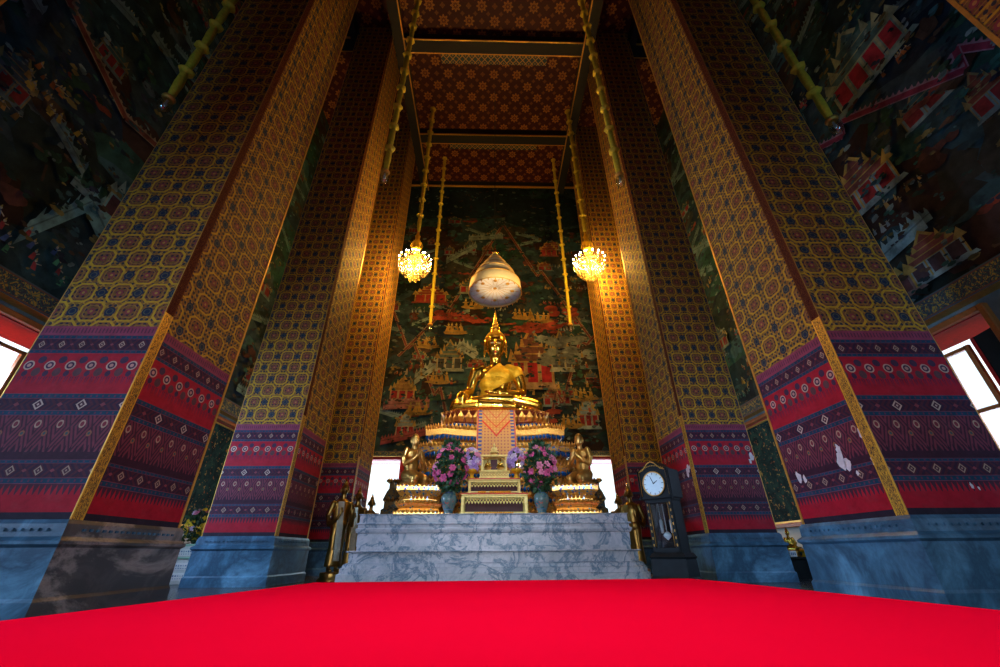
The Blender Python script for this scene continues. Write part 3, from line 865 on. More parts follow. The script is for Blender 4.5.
PATCH = {(1, 1): [('front', .0 + .66, 2.32, .10), ('front', .60, 2.22, .06), ('inner', -.56, 2.12, .10), ('inner', -.50, 2.05, .12), ('inner', -.74 + .1, 2.13, .05)],
         (1, 0): [('inner', -.28, 1.60, .07), ('inner', -.25, 1.45, .13), ('inner', -.34, 1.40, .09), ('inner', .60, 1.38, .09), ('inner', .50, 1.34, .06), ('inner', -.42, 1.27, .04), ('inner', -.70, 1.70, .07), ('inner', -.72, 1.36, .07), ('front', .15, 1.06, .035), ('front', .22, 1.03, .025)]}
pillar(-1, 0, 'massive patterned pillar on a marble base with its sides painted in shade', 'marble_shaded')
pillar(1, 0, 'massive patterned pillar with large flakes of white plaster, standing nearest the sunlit shutter window', 'marble_blue')
pillar(-1, 1, 'patterned pillar on blue marble base between the pillar with the shaded base and the dim standing statues', 'marble_blue')
pillar(1, 1, 'patterned pillar on blue marble base directly in front of the longcase clock side', 'marble_blue')
pillar(-1, 2, 'deepest patterned pillar in the statue-side row, behind the standing gilded figures', 'marble_blue')
pillar(1, 2, 'deepest patterned pillar behind the longcase clock, glowing beside a chandelier', 'marble_blue')
pillar(-1, -1, 'patterned pillar mostly out of view at the extreme top left corner', 'marble_blue')
pillar(1, -1, 'patterned pillar cropped by the extreme top right corner', 'marble_blue')

# ------------------------------------------------------------------ carpet
mb = MB()
cp = [(-3.1, -2.6), (3.2, -2.6), (2.78, 2.67), (2.57, 5.41), (2.47, 5.98), (-2.27, 5.86), (-2.37, 4.97), (-2.75, 2.69)]
loft(mb, [(cp, ZFL), (cp, .108), ([(x * .995, y * .997) for x, y in cp], .12)])
tag(mb.build('red_carpet', M['carpet']), 'wide bright red carpet spread over the floor before the marble altar', 'carpet')

# ------------------------------------------------------------------ marble altar platform
def plinth_prof(hx, y0, y1, prof):
    cy, hy = (y0 + y1) / 2, (y1 - y0) / 2
    return [(rect(hx + d, hy + d), z) for d, z in prof], cy
ZP = 1.165
plat = thing('marble_altar', 'stepped white marble altar platform with blue-grey veins, carrying the golden images', 'altar', (0, 0, 0))
mb = MB()
lv, cy = plinth_prof(2.84, 9.38, 15.6, [(.0, .558), (.0, .80), (.03, .81), (.05, .86), (.05, .885), (.015, .90), (.015, .955), (.05, .965), (.05, .985), (.0, 1.0), (.0, ZP - .03), (.02, ZP - .01), (.02, ZP)])
loft(mb, lv, 0, cy); mb.build('upper_tier', M['marble_white'], plat)
mb = MB()
pf_ = [(.30, ZFL), (.30, .075), (.26, .09), (.26, .17), (.23, .19), (.22, .24), (.19, .26), (.15, .27), (.15, .44), (.21, .455), (.21, .475), (.05, .48), (.05, .558)]
pl_ = [(redent(2.78 + d, 3.14 + d, .12, 2, 2), z) for d, z in pf_]
loft(mb, pl_, 0, 12.35); mb.build('lower_tier', M['marble_white'], plat)

# ------------------------------------------------------------------ gilded pedestal
def petals(mb, hx, hy, ind, z, h, step, mi=0, sag=None, k=3, tilt=.25, out=.0):
    pl2 = redent(hx + out, hy + out, ind, k, 1)
    n = len(pl2)
    for i in range(n):
        a, b = Vector(pl2[i]), Vector(pl2[(i + 1) % n]); L = (b - a).length
        if (a.y + b.y) / 2 > hy * .75: continue
        m_ = max(1, int(round(L / step))); d = (b - a) / L; nr = Vector((d.y, -d.x)); w = L / m_ * .46
        for j in range(m_):
            p = a + d * (L * (j + .5) / m_); s_ = sag(p.x, p.y) if sag else 0
            zz = z + s_
            B = lambda q, o, u: (p.x + d.x * q + nr.x * o, p.y + d.y * q + nr.y * o, zz + u)
            vs = [B(-w * .6, 0, 0), B(w * .6, 0, 0), B(w, .02 + tilt * h * .5, h * .45), B(0, tilt * h, h), B(-w, .02 + tilt * h * .5, h * .45), B(0, .05 + tilt * h * .55, h * .4), B(0, -.03, h * .3)]
            mb.add(vs, [(0, 1, 5), (1, 2, 5), (2, 3, 5), (3, 4, 5), (4, 0, 5), (1, 0, 6), (2, 1, 6), (3, 2, 6), (4, 3, 6), (0, 4, 6)], mi, False)
ped = thing('tiered_pedestal', 'tall tiered gilded pedestal inlaid with blue glass beneath the large golden Buddha', 'pedestal', (.05, 12.75, ZP))
def sagf(c, w): return lambda x, y: c * (abs(x) / w) ** 2.2
def tier(hx, hy, prof, mat, c, name, pets=(), ind=.16, mats=None):
    mb = MB(); loft(mb, [(redent(hx + d, hy + d, ind, 3, 8), z) for d, z in prof], sag=sagf(c, hx))
    for (d, z, h, st, mi) in pets: petals(mb, hx, hy, ind, z, h, st, mi, sagf(c, hx), 3, .3, d)
    return mb.build(name, mats or mat, ped)
M['dark_red_gold'] = plain('red_ground_gilding', (.34, .07, .03), .4, .3, .3, 18)
M['blue_glass'] = plain('blue_glass_inlay', (.015, .12, .42), .12, .3, .5, 30)
BG = M['blue_glass']
G, MG, MBl = M['gold_orn'], M['mosaic_gold'], M['mosaic']
# heights below are above the platform
tier(2.15, 1.75, [(.1, 0), (.1, .12), (.0, .16), (-.05, .34), (.06, .40), (.08, .50)], MG, .0, 'base_tier', [(.1, .10, .12, .16, 1), (.0, .32, .2, .15, 1), (.08, .46, -.10, .1, 2)], .2, [MG, G, BG])
tier(2.2, 1.70, [(-.06, .50), (-.06, .66), (.06, .74), (.10, .86), (.02, .90), (-.02, .98)], MBl, .04, 'glass_band', [(-.04, .50, .17, .15, 1), (.08, .84, .14, .12, 1), (.08, .74, -.12, .1, 2)], .2, [MBl, G, BG])
tier(2.28, 1.68, [(-.04, .96), (.07, 1.06), (.12, 1.20), (.02, 1.28), (-.06, 1.36)], MG, .10, 'moulded_tier', [(.0, .98, .12, .12, 1), (.10, 1.18, .17, .11, 1), (.10, 1.08, -.12, .1, 2)], .19, [MG, G, BG])
tier(2.14, 1.58, [(-.10, 1.30), (-.10, 1.48), (.02, 1.54), (.10, 1.62), (.12, 1.74), (.04, 1.80), (-.04, 1.90)], MBl, .15, 'glass_band', [(-.08, 1.33, .16, .12, 1), (.10, 1.72, .17, .11, 1), (.10, 1.60, -.13, .1, 2)], .18, [MBl, G, BG])
tier(1.98, 1.45, [(-.14, 1.84), (-.14, 1.98), (-.02, 2.06), (.05, 2.12), (.06, 2.28), (-.02, 2.34), (-.14, 2.40)], MG, .17, 'moulded_tier', [(-.10, 1.86, .14, .11, 1), (.03, 2.26, .19, .11, 1), (.04, 2.11, -.13, .1, 2)], .17, [G, G, BG])
tier(1.66, 1.24, [(-.02, 2.34), (-.05, 2.42), (-.05, 2.56)], MBl, .10, 'glass_band', [(-.03, 2.36, .16, .12, 1), (.0, 2.54, -.12, .1, 2)], .15, [MBl, G, BG])
tier(1.62, 1.2, [(-.10, 2.52), (.0, 2.57), (.03, 2.60), (-.08, 2.63), (-.14, 2.86), (-.06, 2.90), (-.02, 2.95), (-.1, 2.99)], G, .07, 'lotus_tier', [(-.05, 2.62, .31, .235, 1), (.0, 2.53, -.13, .11, 2), (.0, 2.95, .05, .08, 1)], .15, [M['dark_red_gold'], G, BG])
# embroidered cloth hanging down the middle of the pedestal front
m = Mat('embroidered_cloth', .6, .2)
x, y, z = m.sep(m.obj())
v = z + (x.ab()) * 1.25
d = ((x / .09).fr() - .5).ab() + ((z / .09).fr() - .5).ab()
c = m.mix(d.lt(.3), (.62, .30, .09), (.36, .10, .08))
f = ((z * -1.) + 2.98) + (x.ab()) * 1.25
c2 = m.mix(d.lt(.35), (.60, .26, .07), (.72, .42, .12))
c = m.mix(f.lt(.93), c, c2); c = m.mix(f.inr(.86, .93), c, (.62, .03, .02)); c = m.mix(f.inr(.60, .64), c, (.60, .05, .03)); c = m.mix(f.inr(.30, .33), c, (.60, .05, .03))
bl = ((z / .11).fr() - .5).ab()
c = m.mix((x.ab()).inr(.385, .50) * ((x.ab()).gt(.40)), c, m.mix(bl.lt(.28), (.62, .34, .10), (.05, .08, .30)))
c = m.mix((x.ab()).inr(.50, .53), c, (.55, .06, .04))
m.base(c); M['embroid'] = m.m
mb = MB()
pts = [(-1.31, 2.94), (-1.36, 2.85), (-1.44, 2.60), (-1.66, 2.3), (-1.74, 2.1), (-1.80, 1.75), (-1.86, 1.3)]
for i in range(len(pts) - 1):
    (ya, za), (yb, zb) = pts[i], pts[i + 1]
    for xa, xb in ((-.55, -.38), (-.38, .38), (.38, .55)):
        mb.quad((xa, yb, zb), (xb, yb, zb), (xb, ya, za), (xa, ya, za)); mb.quad((xa, ya + .02, za), (xb, ya + .02, za), (xb, yb + .02, zb), (xa, yb + .02, zb))
tag(mb.build('embroidered_cloth', M['embroid'], None, (.07, 12.75, ZP)), 'red and gold embroidered cloth with V-shaped border draped down the pedestal front', 'cloth')
# side corner pedestals seen past the statues are part of the same flight
# ------------------------------------------------------------------ main Buddha
def face_parts(t, c, r, mat_dark, mat_light=None, sc_=1., mat_eye=None):
    """Brows, eyelids and lips of a face whose centre is c and whose half sizes are r; it looks towards -y."""
    cx, cy, cz = c; rx, ry, rz = r
    def surf(x, z): 
        k = 1 - ((x - cx) / rx) ** 2 - ((z - cz) / rz) ** 2
        return cy - ry * math.sqrt(max(k, .02))
    for s_ in (-1, 1):
        mb = MB(); P = []
        for i in range(9):
            u = i / 8; x = cx + s_ * rx * (.12 + .55 * u); z = cz + rz * (.20 + .10 * math.sin(PI * u)); P.append((x, surf(x, z) - .004 * sc_, z))
        mb.tube(P, [rx * .02 + rx * .03 * math.sin(PI * i / 8) for i in range(9)], 6); mb.build('eyebrow', mat_dark, t)
        mb = MB(); P = []
        for i in range(9):
            u = i / 8; x = cx + s_ * rx * (.16 + .42 * u); z = cz + rz * (.05 - .05 * math.sin(PI * u)); P.append((x, surf(x, z) - .006 * sc_, z))
        mb.tube(P, [rx * .015 + rx * .05 * math.sin(PI * i / 8) for i in range(9)], 6); mb.build('eye', mat_eye or mat_dark, t)
    mb = MB(); P = []
    for i in range(9):
        u = i / 4 - 1; x = cx + rx * .24 * u; z = cz - rz * .50 + rz * .05 * u * u; P.append((x, surf(x, z) - .005 * sc_, z))
    mb.tube(P, [rx * .02 + rx * .045 * (1 - abs(i / 4 - 1)) for i in range(9)], 6); mb.build('mouth', mat_light or mat_dark, t)

bud = thing('buddha_statue', 'large seated golden Buddha with yellow sash on the tall tiered pedestal', 'statue', (.07, 12.75, ZP + 2.985))
mb = MB()
# hips and belly, chest
mb.ell((0, .12, .46), (.78, .54, .42), None, 20); mb.ell((0, .10, .88), (.50, .36, .48), None, 20)
mb.ell((0, .08, 1.28), (.54, .34, .42), None, 20); mb.ell((0, .06, 1.56), (.60, .31, .34), None, 20)
mb.ell((0, .10, 1.78), (.44, .24, .20), None, 20)
limb(mb, [(0, .08, 1.78), (0, .06, 2.02), (0, .03, 2.22)], [.24, .19, .20])
limb(mb, [(-.35, .15, .42), (-.85, -.20, .42), (-1.18, -.38, .36)], [.38, .36, .28])
limb(mb, [(.35, .15, .42), (.85, -.20, .42), (1.20, -.38, .36)], [.38, .36, .28])
limb(mb, [(-1.20, -.42, .28), (-.5, -.74, .24), (.2, -.82, .22), (.55, -.80, .20)], [.27, .24, .19, .14])
limb(mb, [(1.24, -.42, .32), (.5, -.68, .44), (-.2, -.74, .47), (-.72, -.64, .47)], [.27, .23, .18, .13])
mb.ell((-.90, -.60, .48), (.24, .13, .09), None, 12); mb.ell((.78, -.74, .16), (.22, .12, .09), None, 12)
limb(mb, [(-.46, .08, 1.80), (-.68, .06, 1.68), (-.80, .06, 1.30), (-.86, .02, .98)], [.19, .21, .165, .14])
limb(mb, [(-.86, .02, .98), (-.98, -.30, .86), (-1.06, -.52, .74)], [.145, .12, .09])
limb(mb, [(.46, .08, 1.80), (.72, .06, 1.68), (.86, .06, 1.28), (.90, .02, .96)], [.19, .22, .18, .16])
limb(mb, [(.90, .02, .96), (.68, -.36, .80), (.32, -.58, .74), (.08, -.64, .73)], [.155, .13, .10, .085])
mb.ell((-1.08, -.62, .68), (.12, .11, .12), None, 12)
for i in range(4):
    x = -1.19 + i * .054; limb(mb, [(x, -.68, .66), (x - .01, -.755, .54), (x - .01, -.76, .40 - .04 * math.sin(i * .8))], [.036, .033, .026])
limb(mb, [(-.97, -.64, .68), (-.92, -.70, .60), (-.91, -.735, .52)], [.04, .034, .026])
mb.ell((-.04, -.66, .71), (.17, .13, .055), None, 12)
for i in range(4): limb(mb, [(-.10, -.58 - i * .055, .73), (-.24, -.59 - i * .055, .745), (-.36 + .03 * abs(i - 1.5), -.61 - i * .05, .755)], [.036, .033, .026])
limb(mb, [(-.02, -.56, .75), (-.12, -.52, .81), (-.20, -.52, .83)], [.036, .033, .026])
HZ = .06; HK = 1.08; HZK = 1.28
HP_ = lambda p: (p[0] * HK, p[1] * HK, 2.17 + (p[2] - 2.12) * HZK)
HR = lambda r: (r[0] * HK, r[1] * HK, r[2] * HZK)
for c_, r_ in (((0, .02, 2.53 + HZ), (.325, .33, .36)), ((0, -.03, 2.38 + HZ), (.29, .28, .33)), ((0, -.10, 2.16 + HZ), (.14, .13, .10)), ((0, .0, 2.83 + HZ), (.20, .20, .19))): mb.ell(HP_(c_), HR(r_), None, 24)
limb(mb, [HP_((0, -.31, 2.50 + HZ)), HP_((0, -.365, 2.38 + HZ)), HP_((0, -.355, 2.33 + HZ))], [.035, .052, .062])
for s_ in (-1, 1): mb.ell(HP_((s_ * .34, .02, 2.42 + HZ)), HR((.045, .07, .26)), None, 12); mb.ell(HP_((s_ * .355, .0, 2.22 + HZ)), HR((.04, .05, .13)), None, 12)
body = fuse('body', mb, M['gold'], bud, .021, 5, .5)
def rob(c, n):
    x, y, z = c
    if z < .58 or z > 1.98: return False
    if y < -.38 and z < .80: return False
    if x < -.60 + max(0, 1.3 - z) * .1: return False          # bare right arm
    if x > .66 and z < 1.46: return False                     # forearm of the covered side
    if x > .60 and z < 1.40 and y < .0: return False
    if y < .12 and z < .62 + (x + .66) * .62: return False    # lower diagonal edge
    return z < 1.42 + (x + .42) * 1.05                        # diagonal upper edge, bare shoulder above it
rb = shell('sash_robe', body, rob, .022, M['gold_robe'], bud)
bud.scale = (1, 1, 1.02)
# hair cap with tight curls, flame finial
mb = MB()
rr = random.Random(3)
for j in range(13):
    th = j / 12 * 1.45; n = max(1, int(34 * math.sin(th) + 1))
    for i in range(n):
        a = 2 * PI * i / n + j; x, y, z = math.sin(th) * math.cos(a), math.sin(th) * math.sin(a), math.cos(th)
        if y < -.15 and z < .42 - .1 * abs(x): continue
        if abs(x) > .8 and y < .2 and z < .25: continue
        mb.ell(HP_((x * .34, .02 + y * .345, 2.53 + HZ + z * .375)), (.034, .034, .034), None, 6)
mb.build('hair', M['gold_robe'], bud)
mb = MB(); mb.lathe(0, .0, [(.19, 3.28), (.20, 3.34), (.15, 3.42), (.12, 3.46), (.14, 3.49), (.09, 3.58), (.075, 3.72), (.045, 3.90), (.02, 4.06), (.004, 4.16)], 14, 0, mod=lambda a, z: 1 + .08 * math.cos(7 * a)); mb.build('flame_finial', M['gold'], bud)
face_parts(bud, HP_((0, -.03, 2.42 + HZ)), HR((.295, .30, .38)), M['gold_dark'], M['gold_robe'], 1., M['silver'])
mb = MB(); mb.ell(HP_((0, -.335, 2.60 + HZ)), (.012, .01, .012), None, 8); mb.build('brow_mark', M['gold_dark'], bud)

# ------------------------------------------------------------------ kneeling disciples on their own pedestals
M['gold_worn'] = gold('worn_gold', (.85, .52, .16), .3, 1., .2, 8)
M['gold_dark2'] = gold('tarnished_gold', (.55, .32, .08), .38, .9, .5, 14)
def small_pedestal(name, label, loc, rz, hx, hy, h):
    t = thing(name, label, 'pedestal', loc, rz, 'side pedestals of the kneeling disciples')
    mb = MB(); loft(mb, [(redent(hx + d, hy + d, .07, 2, 3), z * h) for d, z in [(.06, 0), (.06, .10), (.0, .14), (-.04, .22), (.02, .30), (.03, .38), (-.03, .44), (-.08, .50)]])
    petals(mb, hx, hy, .07, .04 * h, .12 * h, .09, 1, None, 2, .3, .04); petals(mb, hx, hy, .07, .34 * h, .14 * h, .09, 1, None, 2, .3, .01)
    mb.build('base_tier', [M['mosaic_gold'], M['gold_orn']], t)
    mb = MB(); loft(mb, [(redent(hx + d, hy + d, .07, 2, 3), z * h) for d, z in [(-.08, .50), (-.08, .60), (-.03, .66), (.02, .74), (.05, .80), (.05, .96), (.0, .98), (-.02, 1.0)]])
    petals(mb, hx, hy, .07, .52 * h, .13 * h, .09, 1, None, 2, .3, -.06); petals(mb, hx, hy, .07, .90 * h, .12 * h, .09, 1, None, 2, .3, .03)
    mb.build('upper_tier', [M['mosaic'], M['gold_orn']], t)
    return t
def disciple(name, label, loc, rz):
    t = thing(name, label, 'statue', loc, rz, 'gilded kneeling disciples')
    mb = MB()
    # faces -y; kneels with folded legs, palms joined before the chest
    mb.ell((0, .12, .30), (.25, .27, .17), None, 16); mb.ell((0, .05, .55), (.20, .15, .26), None, 16); mb.ell((0, .02, .80), (.25, .14, .17), None, 16)
    limb(mb, [(-.11, .10, .26), (-.15, -.22, .22), (-.17, -.46, .15)], [.15, .13, .10]); limb(mb, [(.11, .10, .26), (.15, -.22, .22), (.17, -.46, .15)], [.15, .13, .10])
    limb(mb, [(-.17, -.44, .10), (-.15, 0, .09), (-.13, .36, .07)], [.10, .09, .06]); limb(mb, [(.17, -.44, .10), (.15, 0, .09), (.13, .36, .07)], [.10, .09, .06])
    limb(mb, [(-.24, .02, .90), (-.33, .0, .70), (-.31, -.06, .54)], [.085, .075, .062]); limb(mb, [(.24, .02, .90), (.33, .0, .70), (.31, -.06, .54)], [.085, .075, .062])
    limb(mb, [(-.31, -.06, .54), (-.16, -.22, .64), (-.04, -.28, .74)], [.062, .05, .036]); limb(mb, [(.31, -.06, .54), (.16, -.22, .64), (.04, -.28, .74)], [.062, .05, .036])
    for s_ in (-1, 1):
        for i in range(4): limb(mb, [(s_ * .02, -.245 - i * .026, .76), (s_ * .016, -.25 - i * .026, .86), (s_ * .012, -.252 - i * .024, .92 - .012 * abs(i - 1.5))], [.016, .014, .011])
        limb(mb, [(s_ * .03, -.24, .75), (s_ * .025, -.225, .80), (s_ * .02, -.225, .83)], [.016, .014, .012])
    limb(mb, [(0, .02, .90), (0, .0, 1.04)], [.085, .075])
    mb.ell((0, .0, 1.20), (.13, .145, .165), None, 18); mb.ell((0, -.03, 1.12), (.10, .11, .11), None, 14)
    limb(mb, [(0, -.13, 1.20), (0, -.155, 1.16)], [.014, .022])
    for s_ in (-1, 1): mb.ell((s_ * .135, 0, 1.16), (.02, .03, .08), None, 8)
    b = fuse('body', mb, M['gold_worn'], t, .0125, 3, .5)
    shell('robe', b, lambda c, n: .10 < c.z < .93 and not (c.x < -.10 and c.z > .62) and not (c.y < -.2 and c.z > .5) and c.z < .93 + c.x * .8, .010, M['gold_dark2'], t)
    shell('hair', b, lambda c, n: c.z > 1.20 + (-.10 if c.y > .02 else .06 + max(0, -c.y) * .3) and abs(c.x) < .2, .006, M['gold_dark'], t)
    face_parts(t, (0, -.02, 1.185), (.12, .135, .15), M['gold_dark'], None, .5)
    t.scale = (.80, .80, .93)
    return t
HP = .645
for sg, nm in ((-1, 'beside the back doorway nearer the standing statues'), (1, 'beside the back doorway nearer the longcase clock')):
    x = -1.74 if sg < 0 else 1.90
    small_pedestal('statue_pedestal', 'small tiered gilded pedestal with blue glass inlay, ' + nm, (x, 10.12, ZP), sg * R(-8), .47, .46, HP)
    disciple('disciple_statue', 'small golden kneeling disciple with joined palms, ' + nm, (x + .24 * sg, 10.16, ZP + HP), sg * R(-42))
# darker stepped plinths outside them
for sg, nm in ((-1, 'left'), (1, 'right')):
    t = thing('stepped_plinth', 'dark stepped plinth with small upright leaves behind the kneeling disciple on the ' + ('clock' if sg > 0 else 'standing-statue') + ' side', 'plinth', (sg * 2.56 + .03, 11.2, ZP), 0, 'dark plinths beside the altar')
    mb = MB()
    loft(mb, [(redent(.22 + d, .6 + d, .035, 2, 2), z) for d, z in [(.0, 0), (.0, .2), (-.05, .24), (-.05, .40), (-.02, .44), (-.08, .62), (-.12, .70), (-.12, .86), (-.14, .9)]])
    petals(mb, .22, .6, .035, .38, .12, .1, 1, None, 2, .1, -.05); petals(mb, .20, .55, .035, .84, .1, .1, 1, None, 2, .1, -.05)
    mb.build('tiers', [M['mosaic_dark'] if 'mosaic_dark' in M else M['mosaic'], M['gold_dark']], t)

# ------------------------------------------------------------------ altar tables
def altar_table(label, loc, hx, dy, h, leg, apr):
    t = thing('altar_table', label, 'table', loc, 0, 'nested cream and gold altar tables')
    mb = MB(); mb.box(0, 0, h - .025, 2 * hx, 2 * dy, .04, 0, bev=.008); top = mb.build('tabletop', M['cream'], t)
    mb = MB(); mb.box(0, 0, h - .004, 2 * hx + .03, 2 * dy + .03, .028, 0, bev=.006); mb.build('red_edge', M['vermilion'], top)
    for sx in (-1, 1):
        for sy in (-1, 1):
            mb = MB(); X, Y = sx * (hx - leg / 2), sy * (dy - leg / 2)
            mb.box(X, Y, (h - .05) / 2 + .01, leg, leg, h - .07, 0, bev=.008); mb.box(X + sx * .012, Y, .02, leg + .03, leg + .02, .04, 0, bev=.008)
            mb.build('leg', M['cream'], t)
    mb = MB(); W = 2 * hx - 2 * leg; n = int(W / .07)
    zt = h - .05
    mb.box(0, -dy + .02, zt - .012, W, .022, .024, 0)
    for i in range(n):                                            # pierced scrolling apron
        x = -W / 2 + W * (i + .5) / n; w = W / n
        mb.tube([(x + w * .46 * math.cos(a), -dy + .02, zt - apr * .42 + apr * .36 * math.sin(a)) for a in [k * PI / 5 for k in range(11)]], .008, 6)
        mb.ell((x, -dy + .02, zt - apr * .42), (w * .16, .012, apr * .13), None, 8)
        mb.add([(x - w * .4, -dy + .015, zt - apr * .75), (x + w * .4, -dy + .015, zt - apr * .75), (x, -dy + .015, zt - apr * 1.05), (x - w * .4, -dy + .03, zt - apr * .75), (x + w * .4, -dy + .03, zt - apr * .75), (x, -dy + .03, zt - apr * 1.05)], [(0, 2, 1), (3, 4, 5), (0, 3, 5, 2), (1, 2, 5, 4)], 0)
    mb.build('carved_apron', M['cream'], t)
    mb = MB(); mb.box(0, dy - .04, h * .5 - .02, W, .02, h - .1, 0); mb.build('back_panel', M['dark_red'], t)
    mb = MB(); mb.box(0, 0, .045, W + .02, 2 * dy - .06, .03, 0, bev=.006); mb.build('lower_stretcher', M['cream'], t)
    return t
M['dark_red'] = plain('dark_red_board', (.10, .012, .02), .5)
T1 = .435; T2 = .36; T3 = .17
altar_table('widest and lowest cream altar table with red edge, standing on the marble', (0, 9.95, ZP), .745, .30, T1, .07, .16)
altar_table('narrower middle cream altar table standing on the widest one', (0, 10.02, ZP + T1 + .012), .60, .22, T2 - .03, .05, .13)
# third: low stand carrying the shrine
Z3 = ZP + T1 + T2
t = thing('shrine_stand', 'low cream and gold stand under the miniature shrine, on the middle altar table', 'stand', (0, 10.04, Z3))
mb = MB(); loft(mb, [(rect(.36 + d, .17 + d), z) for d, z in [(0, 0), (0, .03), (-.02, .04), (-.02, .13), (.0, .14), (.01, .17)]]); mb.build('body', M['cream'], t)
mb = MB()
for i in range(9): mb.tube([(-.28 + i * .07 + .028 * math.cos(a), -.158, .085 + .03 * math.sin(a)) for a in [k * PI / 4 for k in range(9)]], .006, 5)
mb.build('carved_panel', M['goldline'], t)
Z4 = Z3 + T3
t = thing('miniature_shrine', 'small open-fronted golden shrine box at the top of the altar tables', 'shrine', (-.005, 10.06, Z4))
mb = MB(); H4 = .38
mb.box(0, 0, .015, .62, .26, .03, 0, bev=.005); mb.box(0, 0, H4 - .02, .66, .30, .04, 0, bev=.006)
for sx in (-1, 1): mb.box(sx * .285, 0, H4 / 2, .05, .24, H4 - .04, 0, bev=.006)
mb.box(0, .115, H4 / 2, .54, .02, H4 - .05, 0)
mb.build('cabinet', M['cream'], t)
mb = MB(); mb.box(0, .10, H4 / 2, .16, .012, H4 * .62, 0, bev=.003); mb.build('dark_niche', M['dark_red'], t)
mb = MB()
mb.box(0, -.125, H4 - .045, .54, .01, .012)
for sx in (-1, 1):
    for i in range(5): mb.ell((sx * (.26 - i * .045), -.12, H4 - .055 - .012 * (4 - i)), (.026, .012, .022), None, 6)
mb.build('carved_valance', M['goldline'], t)
def mini_buddha(name, label, loc, s_, group=None, mat='gold'):
    t = thing(name, label, 'figurine', loc, 0, group)
    mb = MB(); mb.lathe(0, 0, [(.30, 0), (.32, .04), (.24, .10), (.28, .16), (.27, .20)], 16); 
    o = mb.build('lotus_base', M['gold_orn'], t)
    mb = MB()
    mb.ell((0, .02, .34), (.17, .13, .14), None, 12); mb.ell((0, .02, .52), (.16, .10, .16), None, 12)
    limb(mb, [(-.1, .0, .28), (-.28, -.10, .26), (-.02, -.19, .25)], [.09, .08, .06]); limb(mb, [(.1, .0, .28), (.28, -.10, .26), (.02, -.17, .29)], [.09, .08, .055])
    limb(mb, [(-.15, .02, .62), (-.23, .0, .46), (-.20, -.12, .33)], [.06, .05, .035]); limb(mb, [(.15, .02, .62), (.23, .0, .46), (.05, -.14, .35)], [.06, .05, .035])
    limb(mb, [(0, .02, .64), (0, .01, .74)], [.05, .045]); mb.ell((0, .0, .83), (.085, .09, .105), None, 12); mb.ell((0, .01, .94), (.05, .05, .05), None, 10)
    limb(mb, [(0, .01, .96), (0, .01, 1.08)], [.03, .008])
    fuse('body', mb, M[mat], t, .03, 1)
    t.scale = (s_,) * 3
    return t
mini_buddha('buddha_figurine', 'tiny seated gold figurine in the miniature shrine, on its statue-side bay', (-.155, 10.02, Z4 + .031), .27, 'figurines inside the miniature shrine')
mini_buddha('buddha_figurine', 'tiny seated gold figurine in the miniature shrine, on its clock-side bay', (.145, 10.02, Z4 + .031), .27, 'figurines inside the miniature shrine')
t = mini_buddha('buddha_figurine', 'small gold seated figurine standing on the shrine roof, before the embroidered cloth', (0, 10.06, Z4 + H4), .31, None, 'gold_pale')

# ------------------------------------------------------------------ vases, bouquets, offering bowls
def vase(label, loc):
    t = thing('porcelain_vase', label, 'vase', loc, 0, 'tall porcelain vases')
    prof = [(.10, 0), (.105, .03), (.095, .06), (.14, .16), (.175, .28), (.175, .36), (.14, .43), (.075, .47), (.07, .53), (.095, .585), (.11, .60)]
    mb = MB(); mb.lathe(0, 0, prof, 28); mb.build('body', M['porcelain'], t)
    mb = MB(); mb.lathe(0, 0, [(.113, .592), (.118, .60), (.113, .608), (.098, .608), (.096, .592)], 24, cap=False); mb.build('rim_band', M['goldline'], t); mb = MB(); mb.lathe(0, 0, [(.108, 0), (.112, .008), (.106, .03)], 24, cap=False); mb.build('foot_band', M['goldline'], t)
    return t
m = Mat('painted_porcelain', .18)
x, y, z = m.sep(m.obj()); n = m.noise(m.obj(), 12, 4, .6, .5); n2 = m.noise(m.obj(), 17, 3, .6, .7)
c = m.mix(n.gt(.54), (.10, .17, .16), (.03, .10, .13)); c = m.mix(n2.gt(.62) * z.inr(.12, .42), c, (.48, .07, .05))
c = m.mix(z.inr(.44, .47), c, (.08, .16, .3)); c = m.mix(z.inr(.10, .115), c, (.08, .16, .3)); m.base(c); M['porcelain'] = m.m
M['petal_pink'] = plain('pink_petals', (.62, .10, .28), .6, 0, .3, 40)
M['petal_lilac'] = plain('lilac_petals', (.46, .30, .70), .6, 0, .3, 40)
M['petal_white'] = plain('pale_petals', (.72, .62, .80), .6, 0, .15, 40)
M['petal_rose'] = plain('rose_petals', (.72, .26, .42), .6, 0, .2, 40)
M['marigold'] = plain('marigold_petals', (.90, .36, .01), .7, 0, .25, 60)
M['yellow'] = plain('yellow_petals', (.85, .62, .03), .6, 0, .2, 30)
def flower_mesh(r, layers=3, n=6, seed=0):
    mb = MB(); q = random.Random(seed)
    for l in range(layers):
        el = .15 + .5 * l; rr_ = r * (1 - .24 * l)
        for i in range(n):
            a = 2 * PI * (i + .5 * l) / n + q.uniform(-.15, .15); e = el + q.uniform(-.12, .12)
            d = Vector((math.cos(a) * math.cos(e), math.sin(a) * math.cos(e), math.sin(e))); s_ = Vector((-math.sin(a), math.cos(a), 0)); up = s_.cross(d) * -1
            w = rr_ * .42
            P = [Vector((0, 0, 0)), d * rr_ * .55 - s_ * w + up * -.1 * r, d * rr_ * .98 - s_ * w * .45, d * rr_ * 1.04 + s_ * 0, d * rr_ * .98 + s_ * w * .45, d * rr_ * .55 + s_ * w + up * -.1 * r, d * rr_ * .6 + up * -.16 * r * -1]
            mb.add(P, [(0, 1, 6), (1, 2, 6), (2, 3, 6), (3, 4, 6), (4, 5, 6), (5, 0, 6)], 0, True)
    mb.ell((0, 0, r * .25), (r * .22,) * 3, None, 6)
    return mb
